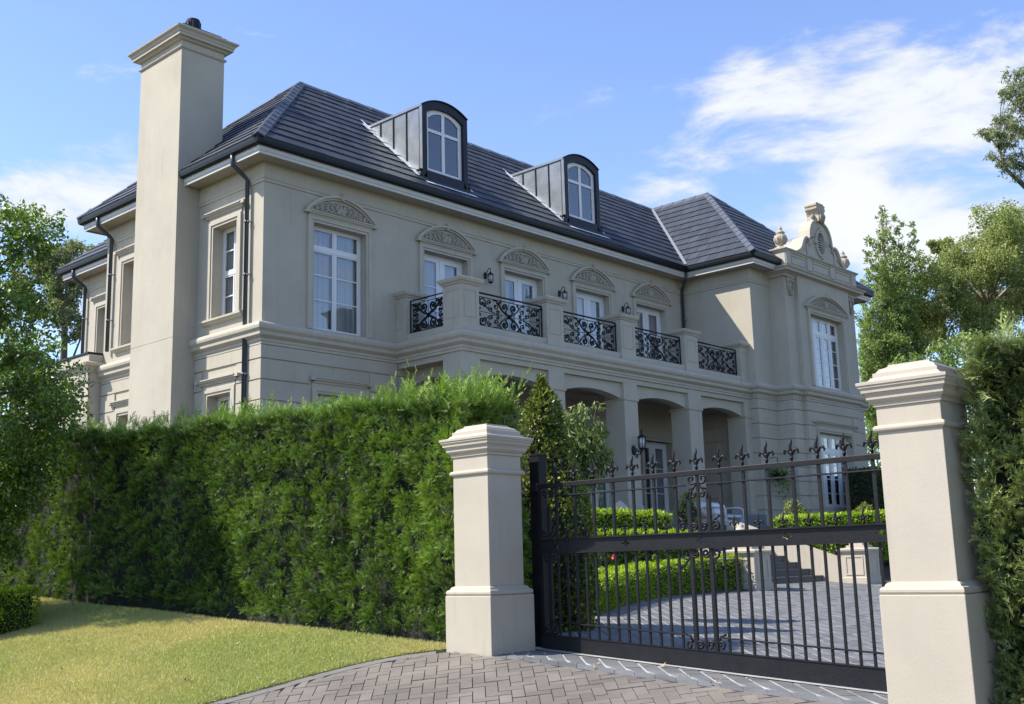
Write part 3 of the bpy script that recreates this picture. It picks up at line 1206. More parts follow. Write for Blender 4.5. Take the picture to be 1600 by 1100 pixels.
def make_window(loc, rotz, key, half, z0, z1, arch=0.17, crown='flat', crown_half=None, sill=False, cols=2, transom=None, bars=(),
                stile=0.05, mull=0.05, curtain='curtain', depth=0.25, rise=0.48, archlow=None, label=None, split=None):
    """surround at the wall face, joinery set back by depth; z relative to loc"""
    def surround(m):
        zb = archlow if archlow is not None else z0
        o, i_ = half + arch, half
        m.band([(-o, zb), (-o, z1 + arch * 0.75), (o, z1 + arch * 0.75), (o, zb)], [(-i_ - 0.06, zb), (-i_ - 0.06, z1 + 0.06), (i_ + 0.06, z1 + 0.06), (i_ + 0.06, zb)], -0.055, 0.004)
        m.band([(-i_ - 0.06, zb), (-i_ - 0.06, z1 + 0.06), (i_ + 0.06, z1 + 0.06), (i_ + 0.06, zb)], [(-i_, zb), (-i_, z1), (i_, z1), (i_, zb)], -0.030, 0.004)
    w = obj('window', wmesh((key, 'window'), surround, 'trim'), None, HOUSE, loc, rotz)
    if label:
        w['label'] = label
    ch = crown_half or half + arch + 0.08
    zc = z1 + arch * 0.75

    def crown_fn(m):
        if crown == 'flat':
            m.box(-half - arch, half + arch, -0.03, 0.003, zc, zc + 0.10)
            zt = zc + 0.10
        else:
            zt = zc
        m.sweep([(-ch + 0.12, 0.003), (ch - 0.12, 0.003)], [(0, zt), (0.06, zt + 0.002), (0.065, zt + 0.03), (0.085, zt + 0.05), (0.11, zt + 0.06), (0.115, zt + 0.085), (0.14, zt + 0.10), (0.14, zt + 0.125), (0.0, zt + 0.14)])
        # returned ends
        m.box(-ch + 0.0, -ch + 0.12, -0.12, 0.003, zt + 0.055, zt + 0.125)
        m.box(ch - 0.12, ch, -0.12, 0.003, zt + 0.055, zt + 0.125)
    if crown:
        obj('cornice', wmesh((key, 'cornice'), crown_fn, 'trim'), None, w)
    if crown == 'segment':
        zp = zc + 0.135

        def ped(m):
            outer = arc(ch, zp, rise)
            m.prism([(x, z) for x, z in outer], -0.018, 0.003)
            inner = arc(ch, zp, rise, inset=0.055)
            m.band(outer, inner, -0.125, 0.002)
            in2 = arc(ch, zp, rise, inset=0.10)
            m.band(inner, in2, -0.075, 0.002)
            # little anthemion on the crown
            m.tube([(0, -0.09, zp + rise - 0.09), (0, -0.13, zp + rise + 0.01), (0, -0.07, zp + rise + 0.075)], [0.045, 0.055, 0.02], 6)
        obj('pediment', wmesh((key, 'pediment'), ped, 'trim'), None, w)
        obj('relief', wmesh((key, 'relief'), relief_fn(ch - 0.13, zp + 0.0, rise - 0.10), 'relief'), None, w, smooth=True)
    if sill:
        def sill_fn(m):
            m.sweep([(-half - arch - 0.14, 0.003), (half + arch + 0.14, 0.003)], [(0.0, z0 - 0.14), (0.07, z0 - 0.13), (0.09, z0 - 0.09), (0.13, z0 - 0.075), (0.13, z0 - 0.03), (0.02, z0 - 0.005), (0.0, z0 - 0.004)])
        obj('sill', wmesh((key, 'sill'), sill_fn, 'trim'), None, w)
    fy = depth - 0.06
    fr = 0.055

    xs = split or [-half + fr + (2 * half - 2 * fr) * k / cols for k in range(cols + 1)]

    def frame_fn(m):
        e = 0.002
        m.band([(-half + e, z0 + e), (-half + e, z1 - e), (half - e, z1 - e), (half - e, z0 + e)], [(-half + fr, z0 + fr), (-half + fr, z1 - fr), (half - fr, z1 - fr), (half - fr, z0 + fr)], fy, fy + 0.08, closed=True)
        for x in xs[1:-1]:
            m.box(x - mull, x + mull, fy + 0.004, fy + 0.07, z0 + fr, z1 - fr)
        if transom:
            m.box(-half + fr, half - fr, fy + 0.002, fy + 0.072, transom - 0.045, transom + 0.045)
        # leaf stiles and rails
        for a, b in zip(xs, xs[1:]):
            for zl, zh in ([(z0 + fr, transom - 0.045), (transom + 0.045, z1 - fr)] if transom else [(z0 + fr, z1 - fr)]):
                A, B = a + (mull if a != xs[0] else 0), b - (mull if b != xs[-1] else 0)
                m.band([(A, zl), (A, zh), (B, zh), (B, zl)], [(A + stile, zl + stile), (A + stile, zh - stile), (B - stile, zh - stile), (B - stile, zl + stile)], fy + 0.014, fy + 0.06, closed=True)
                for bz in bars:
                    if zl + 0.1 < bz < zh - 0.1:
                        m.box(A + stile, B - stile, fy + 0.022, fy + 0.05, bz - 0.014, bz + 0.014)
    obj('frame', wmesh((key, 'frame'), frame_fn, 'white'), None, w)
    n = 0
    for a, b in zip(xs, xs[1:]):
        A, B = a + (mull if a != xs[0] else 0) + stile, b - (mull if b != xs[-1] else 0) - stile
        zz = [(z0 + fr + stile, transom - 0.045 - stile), (transom + 0.045 + stile, z1 - fr - stile)] if transom else [(z0 + fr + stile, z1 - fr - stile)]
        for zl, zh in zz:
            def pane(m, A=A, B=B, zl=zl, zh=zh):
                m.quad((A, fy + 0.036, zl), (B, fy + 0.036, zl), (B, fy + 0.036, zh), (A, fy + 0.036, zh))
            obj('pane', wmesh((key, 'pane', n), pane, 'glass') if False else wmesh((key + str(n), 'pane'), pane, 'glass'), None, w)
            n += 1
    if curtain:
        def cur(m, cx0, cx1):
            k = 40
            pts = []
            for i in range(k + 1):
                x = cx0 + (cx1 - cx0) * i / k
                pts.append((x, fy + 0.125 + 0.030 * math.sin(i * 1.45) + 0.02 * math.sin(i * 0.61 + 1)))
            for p, q in zip(pts, pts[1:]):
                m.quad((p[0], p[1], z0 + 0.03), (q[0], q[1], z0 + 0.03), (q[0], q[1], z1 - 0.02), (p[0], p[1], z1 - 0.02))
        if curtain == 'curtain':
            obj('curtain', wmesh((key + 'l', 'curtain'), lambda m: cur(m, -half - 0.1, -half * 0.10), 'curtain'), None, w, smooth=True)
            obj('curtain', wmesh((key + 'r', 'curtain'), lambda m: cur(m, half * 0.16, half + 0.1), 'curtain'), None, w, smooth=True)
        elif curtain == 'half':
            obj('curtain', wmesh((key + 'l', 'curtain'), lambda m: cur(m, -half - 0.1, -half * 0.35), 'curtain'), None, w, smooth=True)
            obj('curtain', wmesh((key + 'r', 'curtain'), lambda m: cur(m, half * 0.5, half + 0.1), 'curtain'), None, w, smooth=True)
        elif curtain == 'shutter':
            def sl(m):
                z = z0 + 0.12
                while z < z1 - 0.1:
                    m.box(-half + 0.1, half - 0.1, fy + 0.12, fy + 0.17, z, z + 0.045)
                    z += 0.075
            obj('shutter', wmesh((key, 'shutter'), sl, 'white'), None, w)
    return w


# first floor: tall window, then four pairs of balcony doors
zt_ = 7.78 - 5.30
make_window((WC[0], YA, 5.30), 0, 'frontwin', OPH, 0.02, zt_, crown='segment', crown_half=1.035, transom=1.95, bars=(0.76, 1.34), stile=0.035, mull=0.030, archlow=0.0)
for k, c in enumerate(WC[1:]):
    make_window((c, YA, 5.30), 0, 'balcdoor' + ('a' if k != 1 else 'b'), OPH, 0.10, zt_, crown='segment', crown_half=1.035, bars=(1.05, 1.65), stile=0.12, mull=0.03, curtain=('curtain' if k != 1 else 'half'), archlow=0.0)
# ground floor, left of the loggia
make_window((WC[0], YA, 1.9), 0, 'lowfront', 0.62, 0.0, 1.96, crown='flat', bars=(0.6, 1.3), stile=0.04, sill=True)
# french doors inside the loggia
for c in WC[1:]:
    make_window((c, YA, FLOOR), 0, 'loggiadoor', 0.72, 0.03, 2.30, arch=0.14, crown=None, bars=(0.75, 1.5), stile=0.13, mull=0.03, curtain='half')
# street side
for c in (21.23, 25.33):
    make_window((XB, c, 5.66), -math.pi / 2, 'sideup', 0.475, 0.0, 2.13, arch=0.185, crown='flat', crown_half=0.855, sill=True, cols=2, transom=1.06, bars=(0.53, 1.6), stile=0.035, mull=0.012, depth=0.30, curtain='curtain')
for c in (21.33, 25.30):
    make_window((XB, c, 2.2), -math.pi / 2, 'sidelow', 0.455, 0.0, 1.70, arch=0.185, crown='flat', crown_half=0.85, sill=True, cols=2, transom=0.85, bars=(), stile=0.035, mull=0.012, depth=0.30, curtain='curtain')
# wing
wsplit = [-1.035, -0.52, 0.0, 0.52, 1.035]
make_window((PC, YP2, 5.32), 0, 'wingup', 1.09, 0.02, 2.34, arch=0.17, crown='segment', crown_half=1.45, transom=1.80, bars=(0.45, 0.9, 1.35), stile=0.06, mull=0.055, curtain='shutter', rise=0.46, archlow=0.0, split=wsplit)
make_window((PC, YP2, 1.55), 0, 'winglow', 1.09, 0.0, 2.32, arch=0.16, crown='flat', crown_half=1.5, transom=1.78, bars=(0.45, 0.9, 1.35), stile=0.06, mull=0.055, curtain='shutter', split=wsplit)

# ------------------------------------------------------------------ downpipes
def downpipe(x, y, z0, ox, oy, bracket=True):
    """pipe dropping from the gutter at (x+ox, y+oy) and set back to the wall at (x, y)"""
    m = MB()
    m.tube([(x + ox, y + oy, 9.10), (x + ox, y + oy, 8.86), (x + ox * 0.98, y + oy * 0.98, 8.83), (x + ox * 0.1, y + oy * 0.1, 8.60), (x, y, 8.56), (x, y, z0)], 0.048, 10)
    p = obj('downpipe', m, 'pipe', HOUSE, smooth=True)
    for z in (7.6, 6.4, 4.2, 2.9):
        if z < z0 + 0.1:
            continue
        c = MB()
        c.tube([(x, y, z - 0.03), (x, y, z + 0.03)], 0.056, 10)
        obj('collar', c, 'pipe', p, smooth=True)
        b = MB()
        b.box(x - 0.02, x + 0.085, y - 0.085, y - 0.06, z - 0.012, z + 0.012)
        obj('bracket', b, 'lead', p)
    return p


downpipe(XB - 0.09, 20.27, 0.2, -0.40, 0.0)
downpipe(XB - 0.09, 26.36, 5.6, -0.40, 0.0)
downpipe(29.55, YA - 0.075, 5.3, -0.33, -0.40)
# ------------------------------------------------------------------ balcony over the loggia
PX = [(17.42, 18.00), (20.38, 21.00), (23.35, 23.98), (26.34, 26.98), (29.30, 29.70)]
YF = 17.55
mb = MB()
mb.box(17.43, 29.69, YF + 0.02, YA - 0.01, 4.78, 5.30)
mb.box(17.45, 29.68, YF + 0.03, YF + 0.25, 5.301, 5.46)
mb.box(17.45, 17.67, YF + 0.26, YA - 0.01, 5.301, 5.459)
balcony = obj('balcony', mb, 'trim', HOUSE)


def pier(x0, x1, y0, y1, name='pier'):
    m = MB()
    cx, cy, hx, hy = (x0 + x1) / 2, (y0 + y1) / 2, (x1 - x0) / 2, (y1 - y0) / 2
    R = rect(x0, x1, y0, y1)
    m.sweep(R, [(0.02, 5.302), (0.02, 5.41), (0.0, 5.425), (0, 6.36), (0.03, 6.37), (0.035, 6.40), (0.075, 6.425), (0.09, 6.46), (0.10, 6.50), (0.08, 6.515), (-0.08, 6.56)], closed=True)
    m.quad((x0 + .08, y0 + .08, 6.56), (x1 - .08, y0 + .08, 6.56), (x1 - .08, y1 - .08, 6.56), (x0 + .08, y1 - .08, 6.56))
    o = obj(name, m, 'trim', balcony)
    p = MB()
    for (a, b, P) in ((x0, x1, lambda u, w, z: (u, y0 - w, z)), (y0, y1, lambda u, w, z: (x0 - w, u, z))):
        e, t = 0.09, 0.022
        if b - a < 0.3:
            continue
        for (ua, ub, za, zb) in ((a + e, b - e, 6.22, 6.22 + t), (a + e, b - e, 5.62 - t, 5.62), (a + e, a + e + t, 5.62, 6.22), (b - e - t, b - e, 5.62, 6.22)):
            q = [P(u, w, z) for u, w, z in ((ua, 0.012, za), (ub, 0.012, za), (ub, 0.012, zb), (ua, 0.012, zb), (ua, -0.002, za), (ub, -0.002, za), (ub, -0.002, zb), (ua, -0.002, zb))]
            p.add(q, [(0, 1, 2, 3), (0, 4, 5, 1), (1, 5, 6, 2), (2, 6, 7, 3), (3, 7, 4, 0)])
    obj('panel_moulding', p, 'trim', balcony)


for a, b in PX:
    pier(a, b, YF + 0.0, YF + 0.60)
pier(17.42, 18.0, 19.42, YA + 0.05)


# wrought iron panels: mirrored scrollwork between top and bottom rails
def scroll_panel(W, H):
    m = MB()
    m.tube([(-W / 2, 0, H), (W / 2, 0, H)], 0.022, 4)
    m.tube([(-W / 2, 0, H - 0.09), (W / 2, 0, H - 0.09)], 0.011, 4)
    m.tube([(-W / 2, 0, 0.012), (W / 2, 0, 0.012)], 0.013, 4)
    m.tube([(-W / 2, 0, (H - 0.09) / 2), (W / 2, 0, (H - 0.09) / 2)], 0.007, 4)
    for s in (-1, 1):
        m.tube([(s * (W / 2 - 0.012), 0, 0), (s * (W / 2 - 0.012), 0, H + 0.01)], 0.019, 4)
        m.tube([(s * (W / 2 - 0.10), 0, 0), (s * (W / 2 - 0.10), 0, H - 0.09)], 0.009, 4)
    h = (H - 0.09) / 2
    zc = h
    X = W / 2 - 0.10

    def t2(pts, r0=0.014, r1=0.009):
        r0, r1 = r0 * 1.35, r1 * 1.35
        n = len(pts)
        rr = [r1 + (r0 - r1) * math.sin(math.pi * min(1, (i + 2) / (n + 2))) for i in range(n)]
        for sx in (-1, 1):
            for sz in (-1, 1):
                m.tube([(sx * x, 0, zc + sz * z) for x, z in pts], rr, 4)

    def blob(x, z, r):
        for sx in (-1, 1):
            for sz in (-1, 1):
                m.tube([(sx * x, 0, zc + sz * z - r), (sx * x, 0, zc + sz * z), (sx * x, 0, zc + sz * z + r)], [r * .5, r, r * .5], 5)
    # heart of four big curls springing from the middle
    c = spiral(0.155, h * 0.60, 0.105, 1.35, -math.pi * 0.5, -1, 22)
    t2(c + [(0.10, h * 0.26), (0.04, h * 0.10), (0.0, 0.02)], 0.019)
    blob(0.155, h * 0.60, 0.032)
    # long sweeping stem from the middle to the far corner, ending in a curl
    e = spiral(X - 0.17, h * 0.62, 0.12, 1.2, math.pi * 0.95, -1, 20)
    t2([(0.02, 0.015), (0.15, h * 0.18), (0.28, h * 0.45), (0.36, h * 0.78), (0.45, h * 0.93), (0.55, h * 0.92)], 0.017)
    t2(e + [(X - 0.30, h * 0.40), (X - 0.42, h * 0.16), (X - 0.60, h * 0.06)], 0.016)
    blob(X - 0.17, h * 0.62, 0.028)
    # filling curls
    for x, z, r, a, sg in ((0.46, 0.55, 0.085, math.pi * 0.6, 1), (0.40, 0.20, 0.06, -0.6, -1), (0.63, 0.30, 0.075, math.pi * 0.3, -1), (0.68, 0.74, 0.075, -math.pi * 0.4, 1), (X - 0.06, 0.22, 0.05, math.pi * 0.8, 1), (X - 0.05, 0.86, 0.045, -2.4, -1), (0.30, 0.88, 0.035, -1.2, 1), (0.84, 0.46, 0.055, 0.4, 1)):
        if x < X:
            t2(spiral(x, h * z, r, 1.25, a, sg, 16), 0.013, 0.008)
            blob(x + r * 0.1, h * z, 0.018)
    blob(0.0, 0.0, 0.05)
    # cross rods behind the scrolls
    for sx in (-1, 1):
        m.tube([(sx * 0.0, 0.004, 0), (sx * 0.0, 0.004, H - 0.09)], 0.006, 4)
    return m


RAILM = {}
for (a, b), (c, d) in zip(PX, PX[1:]):
    w = round(c - b, 2)
    if w not in RAILM:
        RAILM[w] = scroll_panel(w - 0.01, 0.79).mesh('railing')
        RAILM[w].materials.append(M['iron'])
    obj('railing', RAILM[w], None, balcony, ((b + c) / 2, YF + 0.17, 5.49), smooth=True)
obj('railing', scroll_panel(19.42 - (YF + 0.60) - 0.01, 0.79), 'iron', balcony, (17.56, (19.42 + YF + 0.60) / 2, 5.49), math.pi / 2, smooth=True)
# fixing lugs
mb = MB()
for (a, b), (c, d) in zip(PX, PX[1:]):
    for x, s in ((b, 1), (c, -1)):
        mb.box(min(x, x + s * 0.06), max(x, x + s * 0.06), YF + 0.15, YF + 0.19, 6.18, 6.23)
obj('rail_fixing', mb, 'iron', balcony)

# ------------------------------------------------------------------ loggia below: columns, arches, floor
LOG = [(17.42, 18.00), (20.38, 20.96), (23.36, 23.94), (26.36, 27.0), (29.33, 29.69)]
for a, b in LOG:
    m = MB()
    R = rect(a, b, YF + 0.001, YF + 0.62)
    m.sweep(R, [(0.03, FLOOR), (0.03, FLOOR + 0.16), (0.0, FLOOR + 0.18), (0, 4.20), (0.022, 4.205), (0.03, 4.225), (0.03, 4.255), (0.0, 4.262), (0, 4.79)], closed=True)
    obj('column', m, 'stucco', HOUSE)


def arch_panel(W, H0, H1, zs, rise, n=18):
    """spandrel: outline with a segmental arch cut from below"""
    m = MB()
    a = arc(W / 2, zs, rise, n)
    outer = [(-W / 2 + W * i / n, H1) for i in range(n + 1)]
    m.band(outer, a, 0.0, 0.30)
    return m


AM = None
for (a, b), (c, d) in zip(LOG, LOG[1:]):
    obj('arch', arch_panel(c - b + 0.02, 4.2, 4.68, 4.24, 0.17), 'stucco', HOUSE, ((b + c) / 2, YF + 0.10, 0))
mb = MB()
for (a, b), (c, d) in zip(LOG, LOG[1:]):
    mb.box(b, c, YF + 0.006, YF + 0.60, 4.665, 4.79)
mb.box(17.44, 18.0, YF + 0.62, YA, 4.665, 4.79)
mb.box(17.43, 29.69, YF + 0.05, YA, 4.74, 4.775)
obj('lintel', mb, 'stucco', HOUSE)
mb = MB()
m = arch_panel(YA - YF - 0.60, 4.2, 4.68, 4.24, 0.17)
obj('arch', m, 'stucco', HOUSE, (17.85, (YA + YF + 0.62) / 2, 0), -math.pi / 2)
mb = MB()
mb.box(16.9, 29.6, 17.22, YA - 0.02, 0.1, FLOOR)
obj('loggia_floor', mb, 'terrace', HOUSE)
mb = MB()
mb.box(13.0, 40.0, 14.1, 17.20, -0.6, 0.80)
obj('terrace', mb, 'terrace')['kind'] = 'structure'

# ------------------------------------------------------------------ dormers
SL = (ZR - ZE) / HH


def roof_y(z):
    return EY0 + (z - ZE) / SL


def roof_z(y):
    return ZE + SL * (y - EY0)


def dormer(cx):
    zb, zs, rise = 9.60, DTOP, 0.24
    n = 16
    top = arc(DW, zs, rise, n)
    # dark front: frame, sill, opening with segmental head
    m = MB()
    iw = 0.645
    inner_top = [(x * iw / DW, z - 0.17 - 0.05 * (1 - abs(x) / DW)) for x, z in top]
    outer = [(-DW, zb)] + top + [(DW, zb)]
    inner = [(-iw, 9.86)] + inner_top + [(iw, 9.86)]
    m.band(outer, inner, DY, DY + 0.14)
    m.box(-iw - 0.01, iw + 0.01, DY + 0.002, DY + 0.14, zb, 9.86)
    m.box(-DW - 0.05, DW + 0.05, DY - 0.05, DY + 0.10, zb - 0.05, zb + 0.04)
    m.v = [(x + cx, y, z) for x, y, z in m.v]
    D = obj('dormer', m, 'zincdark', HOUSE)
    # barrel roof running back into the slope
    m = MB()
    for (xa, za), (xb, zb2) in zip(top, top[1:]):
        m.quad((cx + xa, DY - 0.03, za + 0.02), (cx + xb, DY - 0.03, zb2 + 0.02), (cx + xb, roof_y(zb2) + 0.1, zb2 + 0.02), (cx + xa, roof_y(za) + 0.1, za + 0.02))
    m.tube([(cx + x, DY - 0.02, z + 0.012) for x, z in top], 0.02, 5)
    obj('dormer_roof', m, 'zincdark', D)
    for s in (-1, 1):
        ys = [DY + 0.10] + [DY + 0.10 + (roof_y(DTOP) - DY - 0.10) * k / 4 for k in range(1, 5)]
        for ya, yb in zip(ys, ys[1:]):
            m = MB()
            X = cx + s * DW * 0.985
            pts = [(X, ya, roof_z(ya) - 0.02), (X, yb, min(DTOP, roof_z(yb) - 0.02)), (X, yb, DTOP), (X, ya, DTOP)]
            m.poly(pts)
            obj('cheek_panel', m, 'zinc', D)
        X = cx + s * DW * 0.985
        for y in ys[1:-1]:
            m = MB()
            x0, x1 = sorted((X, X + s * 0.028))
            m.box(x0, x1, y - 0.012, y + 0.012, roof_z(y) - 0.02, DTOP - 0.01)
            obj('standing_seam', m, 'zincdark', D)
        m = MB()
        m.box(min(X, X + s * 0.03), max(X, X + s * 0.03), DY + 0.02, roof_y(DTOP) + 0.02, DTOP - 0.035, DTOP + 0.03)
        m.box(min(X - 0.01, X + s * 0.022), max(X - 0.01, X + s * 0.022), DY + 0.005, DY + 0.10, zb, DTOP - 0.03)
        obj('edge_trim', m, 'zinc', D)
        # stepped flashing along the cheek
        m = MB()
        yy = [DY + (roof_y(DTOP) + 0.28 - DY) * k / 9 for k in range(10)]
        for k, (ya, yb) in enumerate(zip(yy, yy[1:])):
            w = 0.23 if k < 8 else 0.10
            lift = 0.045 + 0.012 * (k % 2)
            m.quad((X + s * 0.005, ya, roof_z(ya) + lift), (X + s * w, ya, roof_z(ya) + lift - 0.005), (X + s * w * (0.9 if k < 8 else 0.2), yb + 0.01, roof_z(yb) + lift), (X + s * 0.005, yb + 0.01, roof_z(yb) + lift + 0.01))
        obj('flashing', m, 'flash', D)
        # carved foot bracket
        m = MB()
        p = spiral(0, 0, 0.06, 1.0, 1.0, 1, 14)
        bx = cx + s * (DW + 0.045)
        m.tube([(bx, DY + 0.06 + a, zb + 0.14 + b) for a, b in p], 0.035, 6)
        m.tube([(bx, DY + 0.03, zb + 0.02), (bx, DY + 0.02, zb + 0.12), (bx, DY + 0.07, zb + 0.22)], [0.05, 0.05, 0.03], 6)
        m.box(bx - 0.05, bx + 0.05, DY - 0.01, DY + 0.15, zb + 0.21, zb + 0.25)
        obj('bracket', m, 'gutter', D, smooth=True)
    m = MB()
    m.quad((cx - DW - 0.1, DY - 0.28, roof_z(DY - 0.28) + 0.05), (cx + DW + 0.12, DY - 0.28, roof_z(DY - 0.28) + 0.05), (cx + DW + 0.05, DY + 0.0, zb + 0.01), (cx - DW - 0.05, DY + 0.0, zb + 0.01))
    obj('apron', m, 'flash', D)
    # white sash window
    fy = DY + 0.08
    m = MB()
    it = [(x, z - 0.002) for x, z in inner_top]
    fr = [(x * 0.83, z - 0.095) for x, z in inner_top]
    e = 0.004
    m.band([(-iw + e, 9.862)] + [(x * 0.995, z) for x, z in it] + [(iw - e, 9.862)], [(-0.535, 9.95)] + fr + [(0.535, 9.95)], fy, fy + 0.06)
    m.box(-0.60, 0.60, fy + 0.002, fy + 0.06, 9.862, 9.955)
    m.box(-0.58, 0.58, fy + 0.003, fy + 0.055, 10.95, 11.03)
    m.box(-0.05, 0.05, fy + 0.006, fy + 0.05, 9.93, 11.54)
    m.v = [(x + cx, y, z) for x, y, z in m.v]
    obj('window_frame', m, 'white', D)
    for xa, xb in ((-0.585, -0.04), (0.04, 0.585)):
        for za, zb2 in ((9.93, 10.96), (11.02, 11.50)):
            m = MB()
            zt0 = zb2 if zb2 < 11 else (11.40 if xa < 0 else 11.58)
            zt1 = zb2 if zb2 < 11 else (11.58 if xa < 0 else 11.40)
            m.quad((cx + xa, fy + 0.03, za), (cx + xb, fy + 0.03, za), (cx + xb, fy + 0.03, zt1), (cx + xa, fy + 0.03, zt0))
            obj('pane', m, 'glass', D)
    m = MB()
    m.quad((cx - 0.64, fy + 0.5, 9.8), (cx + 0.64, fy + 0.5, 9.8), (cx + 0.64, fy + 0.5, 11.6), (cx - 0.64, fy + 0.5, 11.6))
    m.quad((cx + 0.62, fy + 0.06, 9.8), (cx + 0.62, fy + 0.5, 9.8), (cx + 0.62, fy + 0.5, 11.6), (cx + 0.62, fy + 0.06, 11.6))
    obj('dark_backing', m, 'dark', D)  # dark sheets behind the panes, interior shade put into their colour


for c in DORM:
    dormer(c)

# ------------------------------------------------------------------ pavilion crown: cornice, parapet, gable
GX = 33.15
mb = MB()
mb.sweep([(30.80, YW + 0.3), (30.80, 16.72), (35.58, 16.72), (35.58, YW + 0.3)], [(0, 8.70), (0.04, 8.71), (0.05, 8.76), (0.10, 8.79), (0.17, 8.82), (0.24, 8.84), (0.25, 8.90), (0.29, 8.93), (0.31, 8.97), (0.0, 9.02)])
pav = obj('pavilion_cornice', mb, 'trim', HOUSE)
mb = MB()
mb.sweep([(30.76, 17.35), (30.76, 16.62), (35.58, 16.62), (35.58, 17.35)], [(0.02, 9.0), (0.02, 9.08), (0, 9.09), (0, 9.47), (0.03, 9.48), (0.04, 9.52), (0.085, 9.54), (0.09, 9.58), (0.0, 9.61)])
mb.quad((30.76, 16.62, 9.61), (35.58, 16.62, 9.61), (35.58, 17.35, 9.61), (30.76, 17.35, 9.61))
par = obj('parapet', mb, 'trim', HOUSE)
mb = MB()
for x in (30.78, 32.16, 33.72, 35.24):
    mb.box(x, x + 0.30, 16.585, 16.63, 9.09, 9.47)
for a, b in ((31.16, 32.08), (32.54, 33.64), (34.10, 35.16)):
    mb.band([(a, 9.14), (a, 9.42), (b, 9.42), (b, 9.14)], [(a + .03, 9.17), (a + .03, 9.39), (b - .03, 9.39), (b - .03, 9.17)], 16.60, 16.63, closed=True)
obj('parapet_panel', mb, 'trim', par)
half_outline = [(1.66, 9.60), (1.60, 9.66), (1.50, 9.70), (1.40, 9.78), (1.32, 9.90), (1.25, 10.03), (1.17, 10.13), (1.06, 10.20), (0.94, 10.22), (0.84, 10.19), (0.79, 10.22), (0.775, 10.34), (0.74, 10.50), (0.66, 10.67), (0.54, 10.80), (0.38, 10.89), (0.20, 10.94), (0.0, 10.955)]
outl = [(-x, z) for x, z in half_outline] + [(x, z) for x, z in half_outline[::-1][1:]]
n = len(outl)
inn = [(x * 0.93, max(9.60, z - 0.07)) for x, z in outl]
mb = MB()
hole = [(0.30 * math.cos(math.pi + math.pi * -i / (n - 1)) , 10.17 + 0.36 * math.sin(math.pi - math.pi * i / (n - 1))) for i in range(n)]
# field with an oval opening: outer ring split in upper and lower halves
up_hole = [(-0.27 * math.cos(math.pi * i / (n - 1)), 10.16 + 0.37 * math.sin(math.pi * i / (n - 1))) for i in range(n)]
mb.band(inn, up_hole, 16.60, 16.92)
lowline = [(-1.54 + 3.08 * i / (n - 1), 9.60) for i in range(n)]
low_hole = [(-0.27 * math.cos(math.pi * i / (n - 1)), 10.16 - 0.37 * math.sin(math.pi * i / (n - 1)) * 1.05) for i in range(n)]
mb.band(low_hole, lowline, 16.601, 16.92)
mb.band(outl, inn, 16.54, 16.97)
mb.v = [(x + GX, y, z) for x, y, z in mb.v]
gable = obj('gable', mb, 'trim', HOUSE)
mb = MB()
ring = lambda rx, rz: [(rx * math.cos(2 * math.pi * i / 28), 10.16 + rz * math.sin(2 * math.pi * i / 28)) for i in range(28)]
mb.band(ring(0.37, 0.48), ring(0.27, 0.37), 16.55, 16.62, closed=True)
for a in (0, 1, 2, 3):
    an = a * math.pi / 2
    mb.box(0.37 * math.cos(an) - 0.06, 0.37 * math.cos(an) + 0.06, 16.52, 16.6, 10.16 + 0.48 * math.sin(an) - 0.06, 10.16 + 0.48 * math.sin(an) + 0.06)
mb.v = [(x + GX, y, z) for x, y, z in mb.v]
obj('oculus_ring', mb, 'trim', gable)
mb = MB()
z = 9.84
while z < 10.5:
    w = 0.26 * math.sqrt(max(0.02, 1 - ((z - 10.16) / 0.37) ** 2))
    mb.add([(GX - w, 16.66, z), (GX + w, 16.66, z), (GX + w, 16.74, z + 0.06), (GX - w, 16.74, z + 0.06), (GX - w, 16.66, z + 0.02), (GX + w, 16.66, z + 0.02), (GX + w, 16.74, z + 0.08), (GX - w, 16.74, z + 0.08)], [(0, 1, 2, 3), (4, 5, 6, 7), (0, 1, 5, 4)])
    z += 0.085
obj('louvre', mb, 'white', gable)
for s in (-1, 1):
    mb = MB()
    mb.box(GX + s * 0.93 - 0.05, GX + s * 0.93 + 0.05, 16.57, 16.61, 9.62, 9.98)
    mb.tube([(GX + s * (0.8 + a), 16.57, 10.05 + b) for a, b in spiral(0.03, 0.0, 0.09, 1.1, 1.2, s, 14)], 0.022, 5)
    obj('gable_pilaster', mb, 'trim', gable)
# crest stone with volutes on top of the gable
mb = MB()
mb.prism([(-0.20, 10.88), (0.20, 10.88), (0.17, 11.10), (0.24, 11.26), (0.30, 11.30), (0.30, 11.36), (0.26, 11.38), (0.30, 11.42), (0.30, 11.47), (-0.30, 11.47), (-0.30, 11.42), (-0.26, 11.38), (-0.30, 11.36), (-0.30, 11.30), (-0.24, 11.26), (-0.17, 11.10)], 16.48, 16.90)
mb.prism([(-0.30, 11.471), (0.30, 11.471), (0.22, 11.53), (-0.22, 11.53)], 16.50, 16.88)
for s in (-1, 1):
    mb.tube([(s * (0.25 + a), 16.66, 11.02 + b) for a, b in spiral(0, 0, 0.13, 1.2, -1.2, s, 18)], [0.045] * 19, 6)
    mb.tube([(s * (0.30 + a), 16.66, 10.86 + b) for a, b in spiral(0, 0, 0.08, 1.1, 1.6, -s, 14)], [0.035] * 15, 6)
for k in range(5):
    mb.tube([(-0.12 + 0.06 * k, 16.46, 10.92), (-0.12 + 0.06 * k, 16.43, 11.06), (-0.14 + 0.07 * k, 16.46, 11.20)], [0.03, 0.045, 0.02], 5)
mb.v = [(x + GX, y, z) for x, y, z in mb.v]
obj('crest', mb, 'urnstone', gable, smooth=False)
